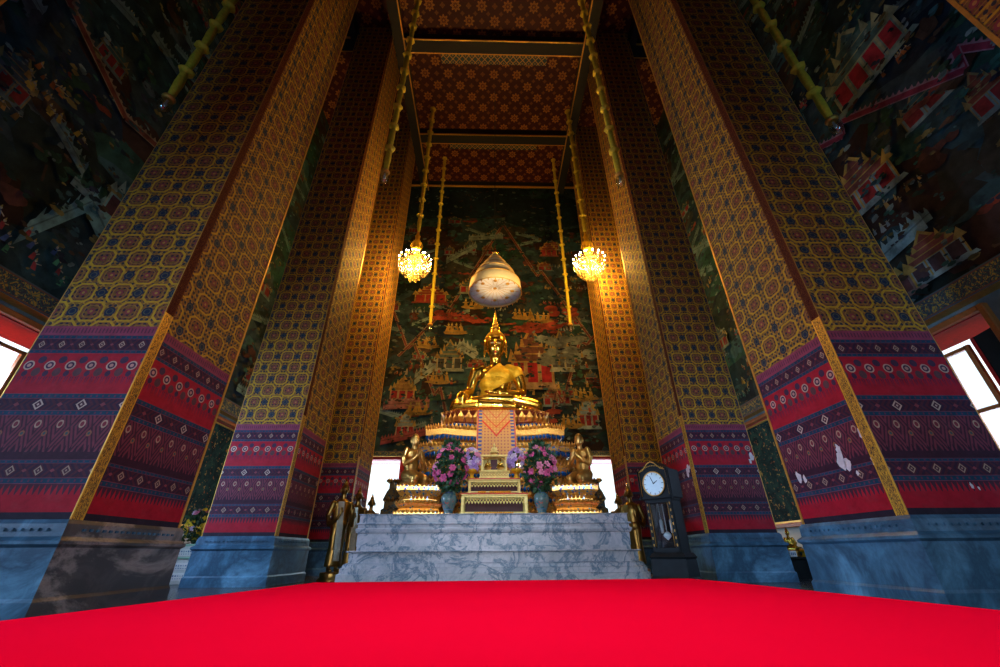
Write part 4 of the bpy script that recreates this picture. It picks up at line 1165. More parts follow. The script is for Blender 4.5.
def bouquet(name, label, loc, pts, r, mats, leaves, leafr, group, extra=None, core=None):
    t = thing(name, label, 'flowers', loc, 0, group)
    mb = MB(); q = random.Random(len(pts) + int(loc[0] * 10))
    for (x, y, z), nrm in leaves:
        for k in range(2):
            a = q.uniform(0, 6.28); d = (Vector(nrm) + Vector((q.uniform(-.6, .6), q.uniform(-.6, .6), q.uniform(-.5, .6)))).normalized(); s_ = d.orthogonal().normalized(); s_ = Matrix.Rotation(a, 3, d) @ s_; L = leafr * q.uniform(.7, 1.3)
            p = Vector((x, y, z)); mb.add([p, p + d * L * .5 + s_ * L * .28, p + d * L, p + d * L * .5 - s_ * L * .28, p + d * L * .5 + s_.cross(d) * L * .1], [(0, 1, 4), (1, 2, 4), (2, 3, 4), (3, 0, 4)], 0, True)
    for (p, n_) in pts: mb.tube([(0, 0, 0), (p[0] * .5, p[1] * .5, p[2] * .6), p], .005, 4)
    mb.build('foliage', M['leaf'], t)
    protos = []
    for i, (p, nrm) in enumerate(pts):
        mm = mats[q.randrange(len(mats))]; key = (mm, round(r, 3))
        if key not in FL: 
            o = flower_mesh(r, seed=len(FL)).build('blossom', M[mm], t); FL[key] = o.data
        else: o = bpy.data.objects.new('blossom', FL[key]); col.objects.link(o); o.parent = t
        o.location = p; o.rotation_euler = Vector(nrm).to_track_quat('Z', 'Y').to_euler(); k = q.uniform(.8, 1.2); o.scale = (k, k, k)
    return t
FL = {}
def dome(n, rx, ry, z0, z1, seed, front=True):
    q = random.Random(seed); out = []; tr = 0
    while len(out) < n and tr < 4000:
        tr += 1
        a = q.uniform(0, 2 * PI); u = q.uniform(0, 1); z = z0 + (z1 - z0) * u
        k = math.sqrt(max(.05, 1 - (2 * u - 1) ** 2)) * (.75 + .25 * (1 - u))
        p = (rx * k * math.cos(a), ry * k * math.sin(a), z)
        if front and p[1] > ry * .35: continue
        if any(sum((a_ - b_) ** 2 for a_, b_ in zip(p, o[0])) < (.62 * rx / math.sqrt(n) * 1.9) ** 2 for o in out): continue
        out.append((p, (p[0], p[1] - .15, (z - (z0 + z1) / 2) * .6 + .1)))
    return out
for sg, nm in ((-1, 'statue-side'), (1, 'clock-side')):
    x = sg * 1.04
    vase('tall painted porcelain vase at the ' + nm + ' end of the altar tables', (x + .02, 9.72, ZP))
    pts = dome(30, .42, .38, .05, .98, 5 + sg); lv = dome(130, .43, .42, -.05, 1.02, 9 + sg, False)
    lv = [((p[0] * s_, p[1] * s_, p[2]), n_) for (p, n_), s_ in zip(lv, [rnd.uniform(.5, 1) for _ in lv])]
    bouquet('rose_bouquet', 'large loose bouquet of magenta-pink blossoms in the ' + nm + ' porcelain vase', (x + .02, 9.72, ZP + .56), pts, .085, ['petal_pink', 'petal_pink', 'petal_rose'], lv * 3, .13, 'magenta bouquets in the porcelain vases')
    # footed offering bowl with a lilac flower cone
    xb = -.53 if sg < 0 else .52; zb = ZP + T1 + T2 - .018
    t = thing('offering_bowl', 'yellow-gold footed offering bowl on the ' + nm + ' end of the middle altar table', 'bowl', (xb, 9.93, zb), 0, 'footed offering bowls')
    mb = MB(); mb.lathe(0, 0, [(.085, 0), (.09, .02), (.06, .05), (.04, .09), (.05, .12), (.06, .13)], 20); mb.build('foot', M['yellow_gold'], t)
    mb = MB(); mb.lathe(0, 0, [(.06, .13), (.10, .15), (.125, .19), (.13, .235), (.115, .235), (.09, .20)], 24, mod=lambda a, z: 1 + .03 * math.cos(16 * a)); mb.build('dish', M['yellow_gold'], t)
    pts = [(p, n_) for p, n_ in dome(40, .20, .18, .0, .50, 21 + sg)]
    lv = dome(40, .16, .16, -.02, .40, 31 + sg, False)
    bouquet('flower_cone', 'rounded arrangement of lilac and white blossoms in the ' + nm + ' offering bowl', (xb, 9.93, zb + .21), pts, .068, ['petal_lilac', 'petal_white', 'petal_lilac', 'petal_rose'], lv * 2, .07, 'lilac flower arrangements in the offering bowls')
# marigold heads laid along the two lower tables
def marigolds(label, x0, x1, y, z, n, seed):
    t = thing('marigold_garland', label, 'garland', ((x0 + x1) / 2, y, z), 0)
    q = random.Random(seed); mb = MB()
    for i in range(n):
        mb.ell((x0 - (x0 + x1) / 2 + (x1 - x0) * (i + .5) / n + q.uniform(-.008, .008), q.uniform(-.01, .01), .026), (.03, .03, .026), None, 8, 0)
    mb.build('blossoms', M['marigold'], t); mb = MB(); mb.tube([(x0 - (x0 + x1) / 2, 0, .02), (x1 - (x0 + x1) / 2, 0, .02)], .006, 5); mb.build('cord', M['yellow'], t)
marigolds('string of orange marigolds between the two altar tables, along the red edge of the lowest', -.36, -.20, 9.71, ZP + T1 + .012, 4, 1)
marigolds('longest string of orange marigolds, on the middle of the lowest altar table', -.12, .38, 9.71, ZP + T1 + .012, 11, 2)
marigolds('string of orange marigolds lying on the marble under the lowest altar table', -.44, .42, 9.60, ZP, 18, 3)
t = thing('altar_lamp', 'lit lamp with a bright warm bulb beside the clock-side flower arrangement', 'lamp', (.62, 10.42, ZP + T1 + T2 - .018 - .38))
mb = MB(); mb.lathe(0, 0, [(.07, -.417), (.07, -.40), (.02, -.37), (.015, .62), (.04, .66), (.05, .70)], 14); mb.build('stand', M['yellow_gold'], t)
mb = MB(); mb.ell((0, 0, .77), (.055, .055, .075), None, 14); mb.build('bulb', M['candle'], t)

# ------------------------------------------------------------------ standing figures beside the platform
def standing(label, loc, rz, h, mat, bright=False):
    t = thing('standing_statue', label, 'statue', loc, rz, 'standing gilded figures beside the altar')
    k = h / 1.9
    mb = MB(); mb.lathe(0, 0, [(.27, 0), (.28, .05), (.22, .09), (.24, .15), (.23, .18)], 18, mod=lambda a, z: 1 + .04 * math.cos(10 * a)); mb.build('lotus_base', M['gold_dark'], t)
    mb = MB(); z0 = .18
    for s_ in (-1, 1):
        limb(mb, [(s_ * .075, .02, z0 + .82), (s_ * .08, .0, z0 + .45), (s_ * .08, .02, z0 + .08)], [.10, .07, .045]); limb(mb, [(s_ * .08, .02, z0 + .04), (s_ * .09, -.12, z0 + .03)], [.045, .035])
        limb(mb, [(s_ * .20, .02, z0 + 1.30), (s_ * .27, .02, z0 + 1.05), (s_ * .26, -.06, z0 + .88)], [.065, .055, .045]); limb(mb, [(s_ * .26, -.06, z0 + .88), (s_ * .17, -.24, z0 + 1.0), (s_ * .14, -.28, z0 + 1.08)], [.045, .036, .028])
        mb.ell((s_ * .135, -.29, z0 + 1.12), (.035, .018, .045), None, 8)
        for i in range(4): limb(mb, [(s_ * (.11 + i * .017), -.295, z0 + 1.15), (s_ * (.11 + i * .018), -.30, z0 + 1.21 - .008 * abs(i - 1.4))], [.0095, .008])
        limb(mb, [(s_ * .10, -.29, z0 + 1.11), (s_ * .085, -.295, z0 + 1.15)], [.011, .009])
    mb.ell((0, .02, z0 + .88), (.19, .13, .16), None, 14); mb.ell((0, .02, z0 + 1.10), (.16, .11, .2), None, 14); mb.ell((0, .02, z0 + 1.28), (.21, .11, .12), None, 14)
    limb(mb, [(0, .02, z0 + 1.36), (0, .01, z0 + 1.50)], [.055, .05]); mb.ell((0, 0, z0 + 1.61), (.085, .10, .115), None, 16); mb.ell((0, .01, z0 + 1.73), (.055, .055, .05), None, 12)
    limb(mb, [(0, -.095, z0 + 1.60), (0, -.115, z0 + 1.57)], [.01, .016])
    for s_ in (-1, 1): mb.ell((s_ * .10, 0, z0 + 1.57), (.015, .025, .06), None, 8)
    b = fuse('body', mb, M[mat], t, .0125, 2)
    mb = MB(); pr_ = [(.17, .10), (.175, .13), (.15, .5), (.165, .8), (.165, 1.0), (.19, 1.22), (.18, 1.32), (.10, 1.40), (.06, 1.43)]
    mb.lathe(0, .02, [(r, z0 + z) for r, z in pr_], 28, sy=.62, mod=lambda a, z: 1 + .03 * math.cos(14 * a) * (1.5 - z)); mb.build('robe', M['gold_dark'] if mat == 'gold_dark' else M['gold_robe'], t)
    mb = MB()
    pp = [(-.16, 1.34), (-.13, 1.0), (-.10, .6), (-.08, .2)]
    for (xa, za), (xb, zb_) in zip(pp, pp[1:]):
        ya = -.13 - .0 * za; mb.add([(xa, ya - .01, z0 + za), (xa + .13, ya - .02, z0 + za), (xb + .13, ya - .025, z0 + zb_), (xb, ya - .015, z0 + zb_), (xa, ya + .01, z0 + za), (xa + .13, ya, z0 + za), (xb + .13, ya, z0 + zb_), (xb, ya + .01, z0 + zb_)], [(0, 3, 2, 1), (4, 5, 6, 7), (0, 4, 7, 3), (1, 2, 6, 5), (0, 1, 5, 4), (3, 7, 6, 2)], 0, False)
    mb.build('folded_sash', M['silver_gilt'] if bright else M['gold_dark'], t)
    mb = MB(); mb.lathe(0, .01, [(.03, z0 + 1.75), (.03, z0 + 1.78), (.015, z0 + 1.82), (.004, z0 + 1.88)], 10); mb.build('finial', M['gold'], t)
    face_parts(t, (0, -.005, z0 + 1.60), (.09, .10, .12), M['blackwood'], None, .4)
    t.scale = (k, k, k)
    return t
M['silver_gilt'] = gold('worn_silver_gilt', (.70, .62, .45), .35, .9, .5, 12)
standing('tallest standing dark-gilt figure with a pale shining sash, nearest the marble steps base', (-3.62, 10.5, ZFL), R(42), 2.05, 'gold_dark', True)
standing('second standing dark-gilt figure, slightly further back beside the altar corner', (-3.56, 11.5, ZFL), R(34), 2.0, 'gold_dark', True)
standing('shadowed standing figure by the back doorway on the far side of the two gilded ones', (-3.5, 12.6, ZFL), R(25), 1.95, 'gold_dark')
standing('dark standing figure half hidden between the altar corner and the longcase clock', (3.5, 11.1, ZFL), R(-28), 2.0, 'gold_dark')
standing('shadowed standing figure silhouetted in the back doorway on the clock side', (3.6, 12.4, ZFL), R(-25), 1.95, 'gold_dark')

# ------------------------------------------------------------------ longcase clock
t = thing('longcase_clock', 'tall black longcase clock with round silvery dial beside the marble altar', 'clock', (3.42, 8.75, ZFL), R(-48))
mb = MB(); loft(mb, [(rect(.37, .25), 0), (rect(.37, .25), .10), (rect(.34, .23), .13), (rect(.33, .22), .40), (rect(.35, .235), .43), (rect(.30, .20), .50)])
for sx in (-1, 1): mb.lathe(sx * .30, -.20, [(.05, 0), (.06, .03), (.05, .07)], 10)
mb.build('base', M['blackwood'], t)
mb = MB(); hx, hy = .27, .18
mb.box(0, hy - .02, .95, 2 * hx, .03, .92); 
for sx in (-1, 1): mb.box(sx * (hx - .015), 0, .95, .03, 2 * hy, .92)
mb.box(0, 0, 1.40, 2 * hx + .04, 2 * hy + .02, .05)
mb.build('trunk', M['blackwood'], t)
mb = MB()
for sx in (-1, 1): mb.box(sx * .225, -hy - .01, .95, .07, .03, .88, bev=.006)
mb.box(0, -hy - .01, .54, .40, .03, .07); mb.box(0, -hy - .01, 1.36, .40, .03, .06)
dr = mb.build('door', M['blackwood'], t)
mb = MB(); mb.box(0, -hy - .005, .95, .38, .006, .80); mb.build('pane', M['glass'], dr)
mb = MB(); mb.tube([(0, -.06, 1.32), (0, -.06, .82)], .008, 6); mb.lathe(0, -.06, [(.0, .70), (.075, .76), (.08, .78), (.075, .80), (.0, .86)], 18, sy=.25); mb.build('pendulum', M['silver'], t)
for x in (-.10, .10):
    mb = MB(); mb.tube([(x, -.03, 1.34), (x, -.03, 1.05)], .004, 5); mb.lathe(x, -.03, [(.025, .82), (.03, .84), (.03, 1.03), (.012, 1.06)], 12); mb.build('weight', M['silver'], t)
mb = MB(); zc = 1.67
hood = [(-.33, 1.42), (.33, 1.42), (.33, 1.93), (.20, 1.97), (.08, 2.08), (0, 2.11), (-.08, 2.08), (-.20, 1.97), (-.33, 1.93)]
n = len(hood); vs = [(x, -.23, z) for x, z in hood] + [(x, .20, z) for x, z in hood]
mb.add(vs, [tuple(range(n)), tuple(range(2 * n - 1, n - 1, -1))] + [(i, n + i, n + (i + 1) % n, (i + 1) % n) for i in range(n)])
for sx in (-1, 1): mb.lathe(sx * .30, -.25, [(.03, 1.42), (.018, 1.46), (.022, 1.67), (.018, 1.88), (.03, 1.92)], 10)
mb.box(0, -.24, 1.425, .70, .04, .04); mb.build('hood', M['blackwood'], t)
mb = MB()
P = [(hood[i][0] * .93, -.245, hood[i][1] - .03) for i in range(2, 9)]; mb.tube(P, .010, 6)
for x in (-.28, .28): mb.tube([(x, -.245, 1.46), (x, -.245, 1.90)], .007, 6)
for x in (-.18, .18): mb.tube([(x, -hy - .03, .60), (x, -hy - .03, 1.32)], .006, 6)
for k in range(14): mb.ell((-.23 + .46 * k / 13, -.235, 1.945 + .06 * math.sin(PI * k / 13)), (.014, .006, .012), None, 6)
for k in range(7):
    for sx in (-1, 1): mb.ell((sx * .225, -hy - .027, .62 + k * .115), (.014, .005, .028), None, 6)
mb.build('gilt_inlay', M['goldline'], t)
dial = MB(); 
ring = [(.215 * math.cos(2 * PI * i / 36), .215 * math.sin(2 * PI * i / 36)) for i in range(36)]
dial.add([(x, -.236, zc + z) for x, z in ring] + [(x, -.250, zc + z) for x, z in ring], [tuple(range(36, 72))] + [(i, (i + 1) % 36, 36 + (i + 1) % 36, 36 + i) for i in range(36)])
dl = dial.build('dial', M['silver'], t)
mb = MB()
mb.tube([(.218 * math.cos(2 * PI * i / 36), -.252, zc + .218 * math.sin(2 * PI * i / 36)) for i in range(37)], .012, 6); mb.build('bezel', M['goldline'], dl)
mb = MB()
for i in range(12):
    a = 2 * PI * i / 12; c_, s_ = math.cos(a), math.sin(a)
    p0, p1 = Vector((c_ * .165, -.253, s_ * .165 + zc)), Vector((c_ * .20, -.253, s_ * .20 + zc)); w_ = Vector((-s_, 0, c_)) * .006
    mb.add([p0 - w_, p1 - w_, p1 + w_, p0 + w_], [(0, 1, 2, 3)])
mb.build('hour_marks', M['blackwood'], dl)
for nm, a, L, w_ in (('hour_hand', R(60), .10, .010), ('minute_hand', R(-20), .15, .007)):
    mb = MB(); mb.tube([(0, -.258, zc), (math.sin(a) * L, -.258, zc + math.cos(a) * L)], [w_, .003], 6); mb.build(nm, M['blackwood'], dl)
t.scale = (1.04, 1.04, 1.055)
# a small dim glow of figures stands beside it; second, plainer cabinet behind
# ------------------------------------------------------------------ hanging things
def sheath_profile(z0, z1, r, step=.95):
    prof = []; z = z0
    while z < z1 - .01:
        e = min(z + step, z1)
        prof += [(r * .55, z), (r * .8, z + .12), (r * .98, (z + e) / 2), (r * .85, e - .15), (r * .45, e - .06), (r * 1.6, e - .045), (r * 1.75, e - .02), (r * .5, e)]
        z = e
    return prof
def hanging_lamp(label, x, y, z, r=.085, group='glass lamps on yellow cloth-wrapped cords'):
    t = thing('hanging_lamp', label, 'lamp', (x, y, z), 0, group)
    mb = MB(); q = rnd.uniform(0, 6)
    mb.lathe(0, 0, sheath_profile(.30, ZC - z - .01, r, .95), 14, mod=lambda a, zz: 1 + .09 * math.cos(5 * a + q + zz * 3)); mb.build('cloth_sheath', M['cloth_y'], t)
    mb = MB(); mb.lathe(0, 0, [(.05, .20), (.10, .22), (.12, .26), (.10, .30), (.05, .33)], 16); mb.build('collar', M['goldline'], t)
    mb = MB(); mb.lathe(0, 0, [(.04, -.12), (.085, -.09), (.115, -.02), (.12, .06), (.10, .15), (.085, .21)], 18, cap=False); mb.build('glass_shade', M['lampglass'], t)
    mb = MB(); mb.ell((0, 0, .07), (.035, .035, .055), None, 10); mb.lathe(0, 0, [(.02, .11), (.02, .22)], 8); mb.build('bulb', M['silver'], t)
    return t
hanging_lamp('hanging glass lamp on a yellow sheathed cord between the two far statue-side pillars', -2.95, 7.45, 9.15)
hanging_lamp('hanging glass lamp on a yellow sheathed cord crossing the brightly lit clock-side pillar', 3.25, 7.2, 8.85)
hanging_lamp('yellow sheathed hanging cord in front of the dark mural, top left corner of the photo', -6.62, 5.0, 8.25)
hanging_lamp('yellow sheathed hanging cord in front of the dark mural, top right corner of the photo', 6.9, 5.0, 7.95)
hanging_lamp('thin yellow sheathed lamp cord hanging between the white canopy and the statue-side chandelier', -2.86, 16.0, 9.36, .08)
hanging_lamp('thin yellow sheathed lamp cord hanging between the white canopy and the clock-side chandelier', 3.58, 16.0, 9.40, .08)

def chandelier(label, x, y, z):
    # crown, stem, ring frame, arms with bulbs, crystal drops
    t = thing('chandelier', label, 'chandelier', (x, y, z), 0, 'crystal chandeliers')
    mb = MB(); mb.lathe(0, 0, sheath_profile(1.75, ZC - z - .01, .085, .95), 14, mod=lambda a, zz: 1 + .09 * math.cos(5 * a + zz * 3)); mb.build('cloth_sheath', M['cloth_y'], t)
    mb = MB(); mb.lathe(0, 0, [(.03, -.18), (.07, -.14), (.03, -.05), (.11, .02), (.12, .08), (.04, .16), (.03, .42), (.08, .46), (.05, .55), (.05, .72)], 18); mb.build('stem', M['yellow_gold'], t)
    mb = MB(); mb.lathe(0, 0, [(.10, .72), (.16, .78), (.17, .82), (.12, .90), (.13, 1.08), (.18, 1.14), (.10, 1.2), (.07, 1.4), (.10, 1.48), (.05, 1.6), (.04, 1.78)], 18, mod=lambda a, zz: 1 + .12 * math.cos(9 * a))
    for i in range(9):
        a = 2 * PI * i / 9; mb.tube([(.15 * math.cos(a), .15 * math.sin(a), .80), (.24 * math.cos(a), .24 * math.sin(a), .92), (.19 * math.cos(a), .19 * math.sin(a), 1.08), (.12 * math.cos(a), .12 * math.sin(a), 1.18)], .012, 5)
    mb.build('crown', M['yellow_gold'], t)
    mb = MB()
    for r_, z_ in ((.46, .06), (.30, .22), (.20, .44)): mb.tube([(r_ * math.cos(2 * PI * i / 24), r_ * math.sin(2 * PI * i / 24), z_) for i in range(25)], .018, 6)
    mb.build('ring_frame', M['brass'], t)
    for (n, R_, z_, ph) in ((16, .60, .14, 0), (8, .38, .34, .2)):
        for i in range(n):
            a = 2 * PI * i / n + ph; c_, s_ = math.cos(a), math.sin(a)
            mb = MB(); mb.tube([(c_ * .08, s_ * .08, z_ - .08), (c_ * R_ * .5, s_ * R_ * .5, z_ - .17), (c_ * R_ * .9, s_ * R_ * .9, z_ - .12), (c_ * R_, s_ * R_, z_)], .012, 5)
            mb.lathe(c_ * R_, s_ * R_, [(.035, z_), (.04, z_ + .015), (.015, z_ + .03), (.014, z_ + .08)], 8)
            ar = mb.build('arm', M['brass'], t)
            mb = MB(); mb.ell((c_ * R_, s_ * R_, z_ + .11), (.026, .026, .038), None, 8); mb.build('bulb', M['bulb'], ar)
    mb = MB(); q = random.Random(4)
    def drop(x, y, z_, L):
        k = 0
        while k < L:
            s_ = .016 if k + .05 < L else .026
            mb.add([(x, y, z_ - k), (x - s_, y, z_ - k - s_), (x, y - s_, z_ - k - s_), (x + s_, y, z_ - k - s_), (x, y + s_, z_ - k - s_), (x, y, z_ - k - 2.3 * s_)], [(0, 2, 1), (0, 3, 2), (0, 4, 3), (0, 1, 4), (5, 1, 2), (5, 2, 3), (5, 3, 4), (5, 4, 1)]); k += .045
    for (n, R_, z_, L) in ((36, .60, .08, .20), (32, .52, -.02, .28), (28, .42, -.05, .38), (20, .30, -.06, .50), (14, .20, -.08, .58), (16, .38, .30, .16), (10, .26, .42, .2), (8, .09, -.12, .62)):
        for i in range(n): a = 2 * PI * (i + .5) / n; drop(R_ * math.cos(a), R_ * math.sin(a), z_, L * q.uniform(.8, 1.15))
    o = mb.build('crystal_drops', M['crystal'], t); o['kind'] = 'stuff'
    t.scale = (1.07, 1.07, 1.0)
    return t
chandelier('lit gold crystal chandelier hanging on the side of the standing statues', -3.19, 13.0, 10.68)
chandelier('lit gold crystal chandelier hanging on the side of the longcase clock', 3.94, 13.0, 10.77)

# white tiered canopy over the Buddha
t = thing('tiered_canopy', 'white bell-shaped tiered ceremonial canopy hanging above the golden Buddha', 'canopy', (.05, 12.0, 8.62))
mb = MB()
wave = lambda n, k: (lambda a, z: 1 + k * math.cos(n * a))
mb.lathe(0, 0, [(.93, 0), (.95, .04), (.95, .14), (.93, .30), (.90, .44), (.86, .50), (.80, .53)], 48, mod=wave(32, .006), cap=False)
mb.build('rim_band', M['white_cloth'], t)
mb = MB(); mb.lathe(0, 0, [(.80, .53), (.78, .68), (.66, .80), (.71, .83), (.64, .98), (.50, 1.06), (.55, 1.09), (.47, 1.24), (.34, 1.32), (.39, 1.35), (.31, 1.48), (.18, 1.56), (.23, 1.59), (.15, 1.72), (.08, 1.84)], 40, mod=wave(20, .008), cap=False); mb.build('tiers', M['white_cloth'], t)
mb = MB()
for r_, z_ in ((.95, .02), (.915, .43), (.80, .545), (.715, .83), (.555, 1.09), (.395, 1.35), (.235, 1.59)): mb.tube([(r_ * math.cos(2 * PI * i / 40), r_ * math.sin(2 * PI * i / 40), z_) for i in range(41)], .013, 5)
mb.build('gold_edging', M['goldline'], t)
mb = MB(); mb.lathe(0, 0, [(.10, 1.82), (.12, 1.86), (.06, 1.92), (.07, 1.97), (.03, 2.04), (.015, 2.24)], 14); mb.build('finial', M['gold'], t)
mb = MB(); mb.tube([(0, 0, 2.2), (0, 0, ZC - 8.62 - .01)], .012, 6); mb.build('suspension_rod', M['blackwood'], t)
mb = MB(); mb.lathe(0, 0, [(.91, .08), (.50, .16), (.12, .24), (.02, .26)], 36, cap=False, mod=wave(18, .004)); ln = mb.build('lining', M['white_lace'], t)
mb = MB()
for i in range(18):
    a = 2 * PI * i / 18; mb.tube([(.12 * math.cos(a), .12 * math.sin(a), .225), (.88 * math.cos(a), .88 * math.sin(a), .078)], .005, 4)
mb.build('ribs', M['goldline'], ln)
for i in range(9):
    R_, a = (.0, 0) if i == 0 else (.62, 2 * PI * i / 8)
    mb = MB(); X, Y = R_ * math.cos(a), R_ * math.sin(a); z_ = .225 - R_ * .17
    for k in range(8):
        b = 2 * PI * k / 8; mb.ell((X + .05 * math.cos(b), Y + .05 * math.sin(b), z_ - .01), (.026, .026, .01), None, 6)
    mb.ell((X, Y, z_ - .02), (.03, .03, .03), None, 8); mb.build('gold_flower', M['goldline'], ln)
for i in range(24):
    a = 2 * PI * i / 24
    mb = MB(); X, Y = .94 * math.cos(a), .94 * math.sin(a); mb.ell((X, Y, -.03), (.02, .02, .045), None, 6); mb.build('tassel', M['goldline'], t)

# ------------------------------------------------------------------ things seen in the gaps between the pillars
M['white_wood'] = plain('white_painted_wood', (.62, .66, .62), .5, 0, .06)
M['pale_green'] = plain('pale_green_top', (.30, .58, .42), .5, 0, .06)
M['white_board'] = plain('white_card', (.75, .76, .74), .6, 0, .04)
M['print_blue'] = plain('blue_print', (.06, .16, .32), .6, 0, .04)
M['blue_jar'] = plain('blue_glaze', (.05, .22, .38), .2, 0, .1)
t = thing('donation_cabinet', 'white stepped cabinet with printed panels, seen in the gap beside the pillar with the shaded base', 'cabinet', (-6.9, 10.4, ZFL))
mb = MB(); mb.box(0, .1, .24, 1.3, .7, .48, 0, bev=.01); mb.box(0, .18, .60, 1.2, .5, .24, 0, bev=.01); mb.build('body', M['white_wood'], t)
mb = MB(); mb.box(0, .2, .745, 1.24, .52, .05, 0, bev=.01); mb.box(0, .08, .495, 1.34, .74, .03, 0, bev=.006); mb.build('green_top', M['pale_green'], t)
for j, (zz, yy) in enumerate(((.60, -.078), (.33, -.258), (.14, -.258))):
    mb = MB(); mb.box(.1, yy, zz, .9, .012, .14, 0, bev=.003); p = mb.build('printed_panel', M['white_board'], t)
    mb = MB(); q = random.Random(j)
    for k in range(16):
        x = -.28 + k * .05; mb.box(x, yy - .008, zz + .02, .03 * q.uniform(.4, 1), .003, .035 * q.uniform(.5, 1)); mb.box(x + .01, yy - .008, zz - .03, .02, .003, .014)
    mb.build('printed_lines', M['print_blue'], p)
bouquet('yellow_bouquet', 'yellow and white flowers with dark leaves standing on the white cabinet', (-6.85, 10.45, .65), dome(26, .28, .2, .10, .72, 71), .07, ['yellow', 'yellow', 'petal_white', 'petal_rose'], dome(60, .3, .22, .02, .7, 72, False) * 2, .12, None)
t = thing('incense_holder', 'small bowl of orange incense sticks on the white cabinet', 'bowl', (-6.52, 10.22, .65))
mb = MB(); mb.lathe(0, 0, [(.05, 0), (.06, .02), (.09, .08), (.08, .09), (.05, .05)], 16); mb.build('bowl', M['brass'], t)
for i in range(7):
    mb = MB(); a = 2 * PI * i / 7; mb.tube([(.02 * math.cos(a), .02 * math.sin(a), .05), (.05 * math.cos(a), .05 * math.sin(a), .42)], .006, 5); mb.build('incense_stick', M['marigold'], t)
mb = MB(); loft(mb, [([(math.cos(2 * PI * i / 20) * r, math.sin(2 * PI * i / 20) * r) for i in range(20)], z) for r, z in [(.20, 0), (.27, .04), (.28, .10), (.24, .15), (.10, .17), (.02, .16)]], 0, 0, 0, True)
tag(mb.build('cushion', M['petal_pink'], None, (-6.5, 9.0, ZFL)), 'round magenta floor cushion before the white cabinet', 'cushion')
t = thing('side_table', 'low black lacquered table with the small gold statue, in the gap beside the flaking pillar', 'table', (6.95, 10.3, ZFL + .10))
mb = MB(); mb.box(0, 0, .30, 1.1, .7, .05, 0, bev=.01); mb.build('tabletop', M['blackwood'], t)
mb = MB(); mb.box(0, 0, .09, 1.0, .6, .37); mb.build('skirt', M['blackwood'], t)
for sx in (-1, 1):
    for sy in (-1, 1): mb = MB(); mb.box(sx * .49, sy * .29, .09, .08, .08, .38, 0, bev=.01); mb.build('leg', M['blackwood'], t)
mini_buddha('kneeling_figurine', 'small gold seated statue on the low black table between two pillars', (6.97, 10.5, .306), .60)
t = thing('offering_tray', 'orange-gold footed tray with offerings on the low black table', 'tray', (6.96, 10.1, .306))
mb = MB(); mb.lathe(0, 0, [(.10, 0), (.06, .03), (.04, .09), (.10, .10), (.13, .12), (.115, .12), (.08, .105)], 20); mb.build('dish', M['yellow_gold'], t)
mb = MB()
for i in range(8): mb.ell((.06 * math.cos(i * .8), .06 * math.sin(i * .8), .13), (.035, .035, .03), None, 8)
mb.build('fruit', M['marigold'], t)
mb = MB(); mb.box(0, 0, .06, .16, .10, .12, 0, bev=.005)
for k in range(3): mb.box(-.04 + .04 * k, -.052, .06, .02, .004, .05, 1)
tag(mb.build('paper_box', [M['white_board'], M['print_blue']], None, (6.62, 10.04, .306)), 'small white printed box at the end of the low black table', 'box')
mb = MB(); mb.lathe(0, 0, [(.06, 0), (.09, .03), (.10, .10), (.06, .16), (.04, .17)], 16)
tag(mb.build('blue_jar', M['blue_jar'], None, (7.1, 10.3, .306)), 'rounded blue jar behind the tray on the low black table', 'jar')

# ------------------------------------------------------------------ camera, light
cam = bpy.data.cameras.new('camera'); co = bpy.data.objects.new('camera', cam); col.objects.link(co); sc.camera = co
cam.sensor_width = 36; cam.lens = 36 * 402 / 1000; cam.clip_start = .02; cam.clip_end = 200
co.location = (-.115, 0, .42)
p_, yw, rl = R(28.66), R(1.587), R(.437)
d = Vector((math.sin(yw) * math.cos(p_), math.cos(yw) * math.cos(p_), math.sin(p_)))
q = d.to_track_quat('-Z', 'Y'); co.rotation_mode = 'QUATERNION'
co.rotation_quaternion = q @ Matrix.Rotation(-1 * rl, 4, 'Z').to_quaternion()

w = bpy.data.worlds.new('world'); sc.world = w; w.use_nodes = True
nt = w.node_tree; bg = nt.nodes['Background']; bg.inputs[1].default_value = 1.6
tc = nt.nodes.new('ShaderNodeTexCoord'); sx = nt.nodes.new('ShaderNodeSeparateXYZ'); rp = nt.nodes.new('ShaderNodeValToRGB')
nt.links.new(tc.outputs['Generated'], sx.inputs[0]); nt.links.new(sx.outputs[2], rp.inputs[0]); nt.links.new(rp.outputs[0], bg.inputs[0])
e = rp.color_ramp.elements; e[0].position = 0.; e[0].color = (.10, .11, .10, 1); e[1].position = .02; e[1].color = (.80, .92, 1, 1)

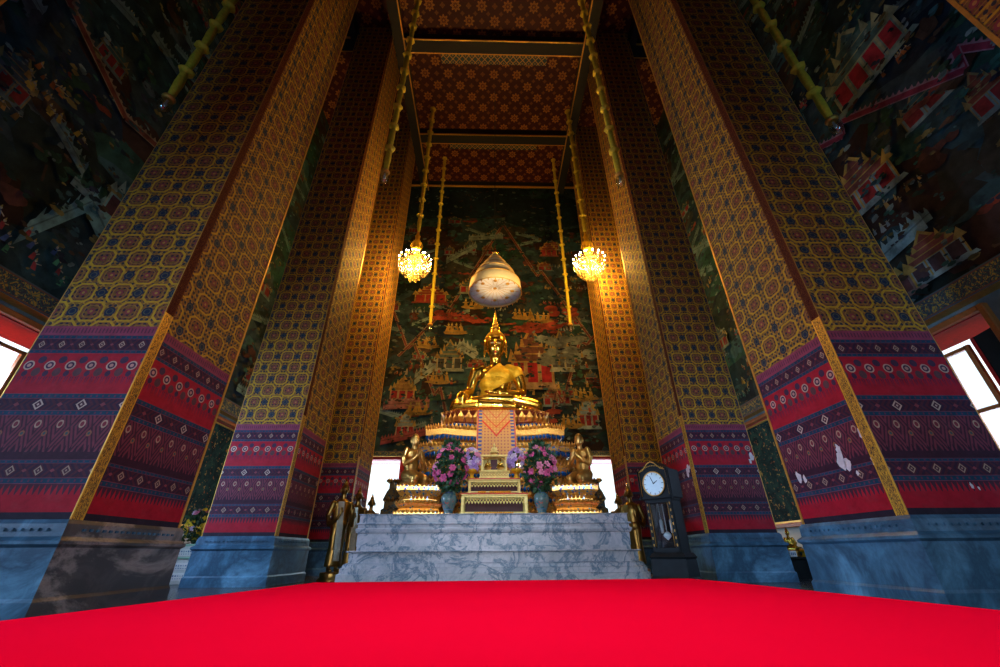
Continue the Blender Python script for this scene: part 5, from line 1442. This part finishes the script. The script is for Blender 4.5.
def area(name, loc, direction, sx, sy, power, c):
    l = bpy.data.lights.new(name, 'AREA'); l.shape = 'RECTANGLE'; l.size = sx; l.size_y = sy; l.energy = power; l.color = c
    o = bpy.data.objects.new(name, l); col.objects.link(o); o.location = loc
    o.rotation_euler = Vector(direction).to_track_quat('-Z', 'Z').to_euler(); return o
def point(name, loc, power, c, r=.2):
    l = bpy.data.lights.new(name, 'POINT'); l.energy = power; l.color = c; l.shadow_soft_size = r
    o = bpy.data.objects.new(name, l); col.objects.link(o); o.location = loc; return o
def spot(name, loc, to, power, c, ang, r=.15, blend=.6):
    l = bpy.data.lights.new(name, 'SPOT'); l.energy = power; l.color = c; l.spot_size = R(ang); l.spot_blend = blend; l.shadow_soft_size = r
    o = bpy.data.objects.new(name, l); col.objects.link(o); o.location = loc
    o.rotation_euler = (Vector(to) - Vector(loc)).to_track_quat('-Z', 'Y').to_euler(); return o
BLUE, WARM = (.45, .74, 1.), (1., .52, .10)
area('daylight_main_doorway', (0, YF - .5, 2.6), (0, 1, -.2), 3.2, 4.4, 110, (.85, .9, 1.)).data.spread = R(95)
for x in (-6.3, 6.3): area('daylight_side_doorway', (x, YF - .5, 2.3), (0, 1, 0), 2.1, 4.4, 170, (.22, .60, 1.))
for sg in (-1, 1):
    for i, (a, b, z0, z1) in enumerate(OPS[:2]):
        l = area('daylight_window', (sg * (XW + .95), (a + b) / 2, 2.7), (-sg, 0, -.22), b - a - .1, 3.0, ((1500, 900), (260, 260))[sg > 0][i], (.50, .68, 1.)); l.data.spread = R(120)
for x in (-4.95, 5.2): area('daylight_back_doorway', (x, YB + .95, 2.0), (0, -1, 0), 1.8, 3.8, 260, (.55, .8, 1.))
for x, z in ((-3.19, 10.65), (3.94, 10.74)): point('chandelier_light', (x, 13.0, z), 1700, WARM, .35)
l = area('carpet_fill_light', (0, 1.8, 9.), (0, .12, -1), 2.5, 2.5, 55, (1., .95, .9)); l.data.spread = R(62)  # added fill to brighten the carpet; no lamp hangs here
for x in (-3.6, 3.8): spot('altar_fill_spot', (x, 7.6, 6.5), (0, 12.4, 4.6), 480, (1., .88, .66), 50)  # added unseen warm spots on the Buddha, without fixtures
spot('canopy_fill_spot', (1.2, 8.8, 5.5), (0, 12, 9.5), 1500, (1., .70, .30), 22)  # added spot that warms the canopy tiers, no fixture behind it
spot('altar_front_fill', (0, 3.2, 7.5), (0, 10.6, 2.4), 950, (.92, .95, 1.), 40)  # unseen frontal fill added to lift the tables and marble
sc.view_settings.view_transform = 'Standard'; sc.view_settings.look = 'None'; sc.view_settings.exposure = .05; sc.view_settings.gamma = 1.
sc.view_settings.use_curve_mapping = False
sc.cycles.max_bounces = 6; sc.cycles.transparent_max_bounces = 12; sc.cycles.sample_clamp_indirect = 4.
sc.cycles.caustics_reflective = False; sc.cycles.caustics_refractive = False
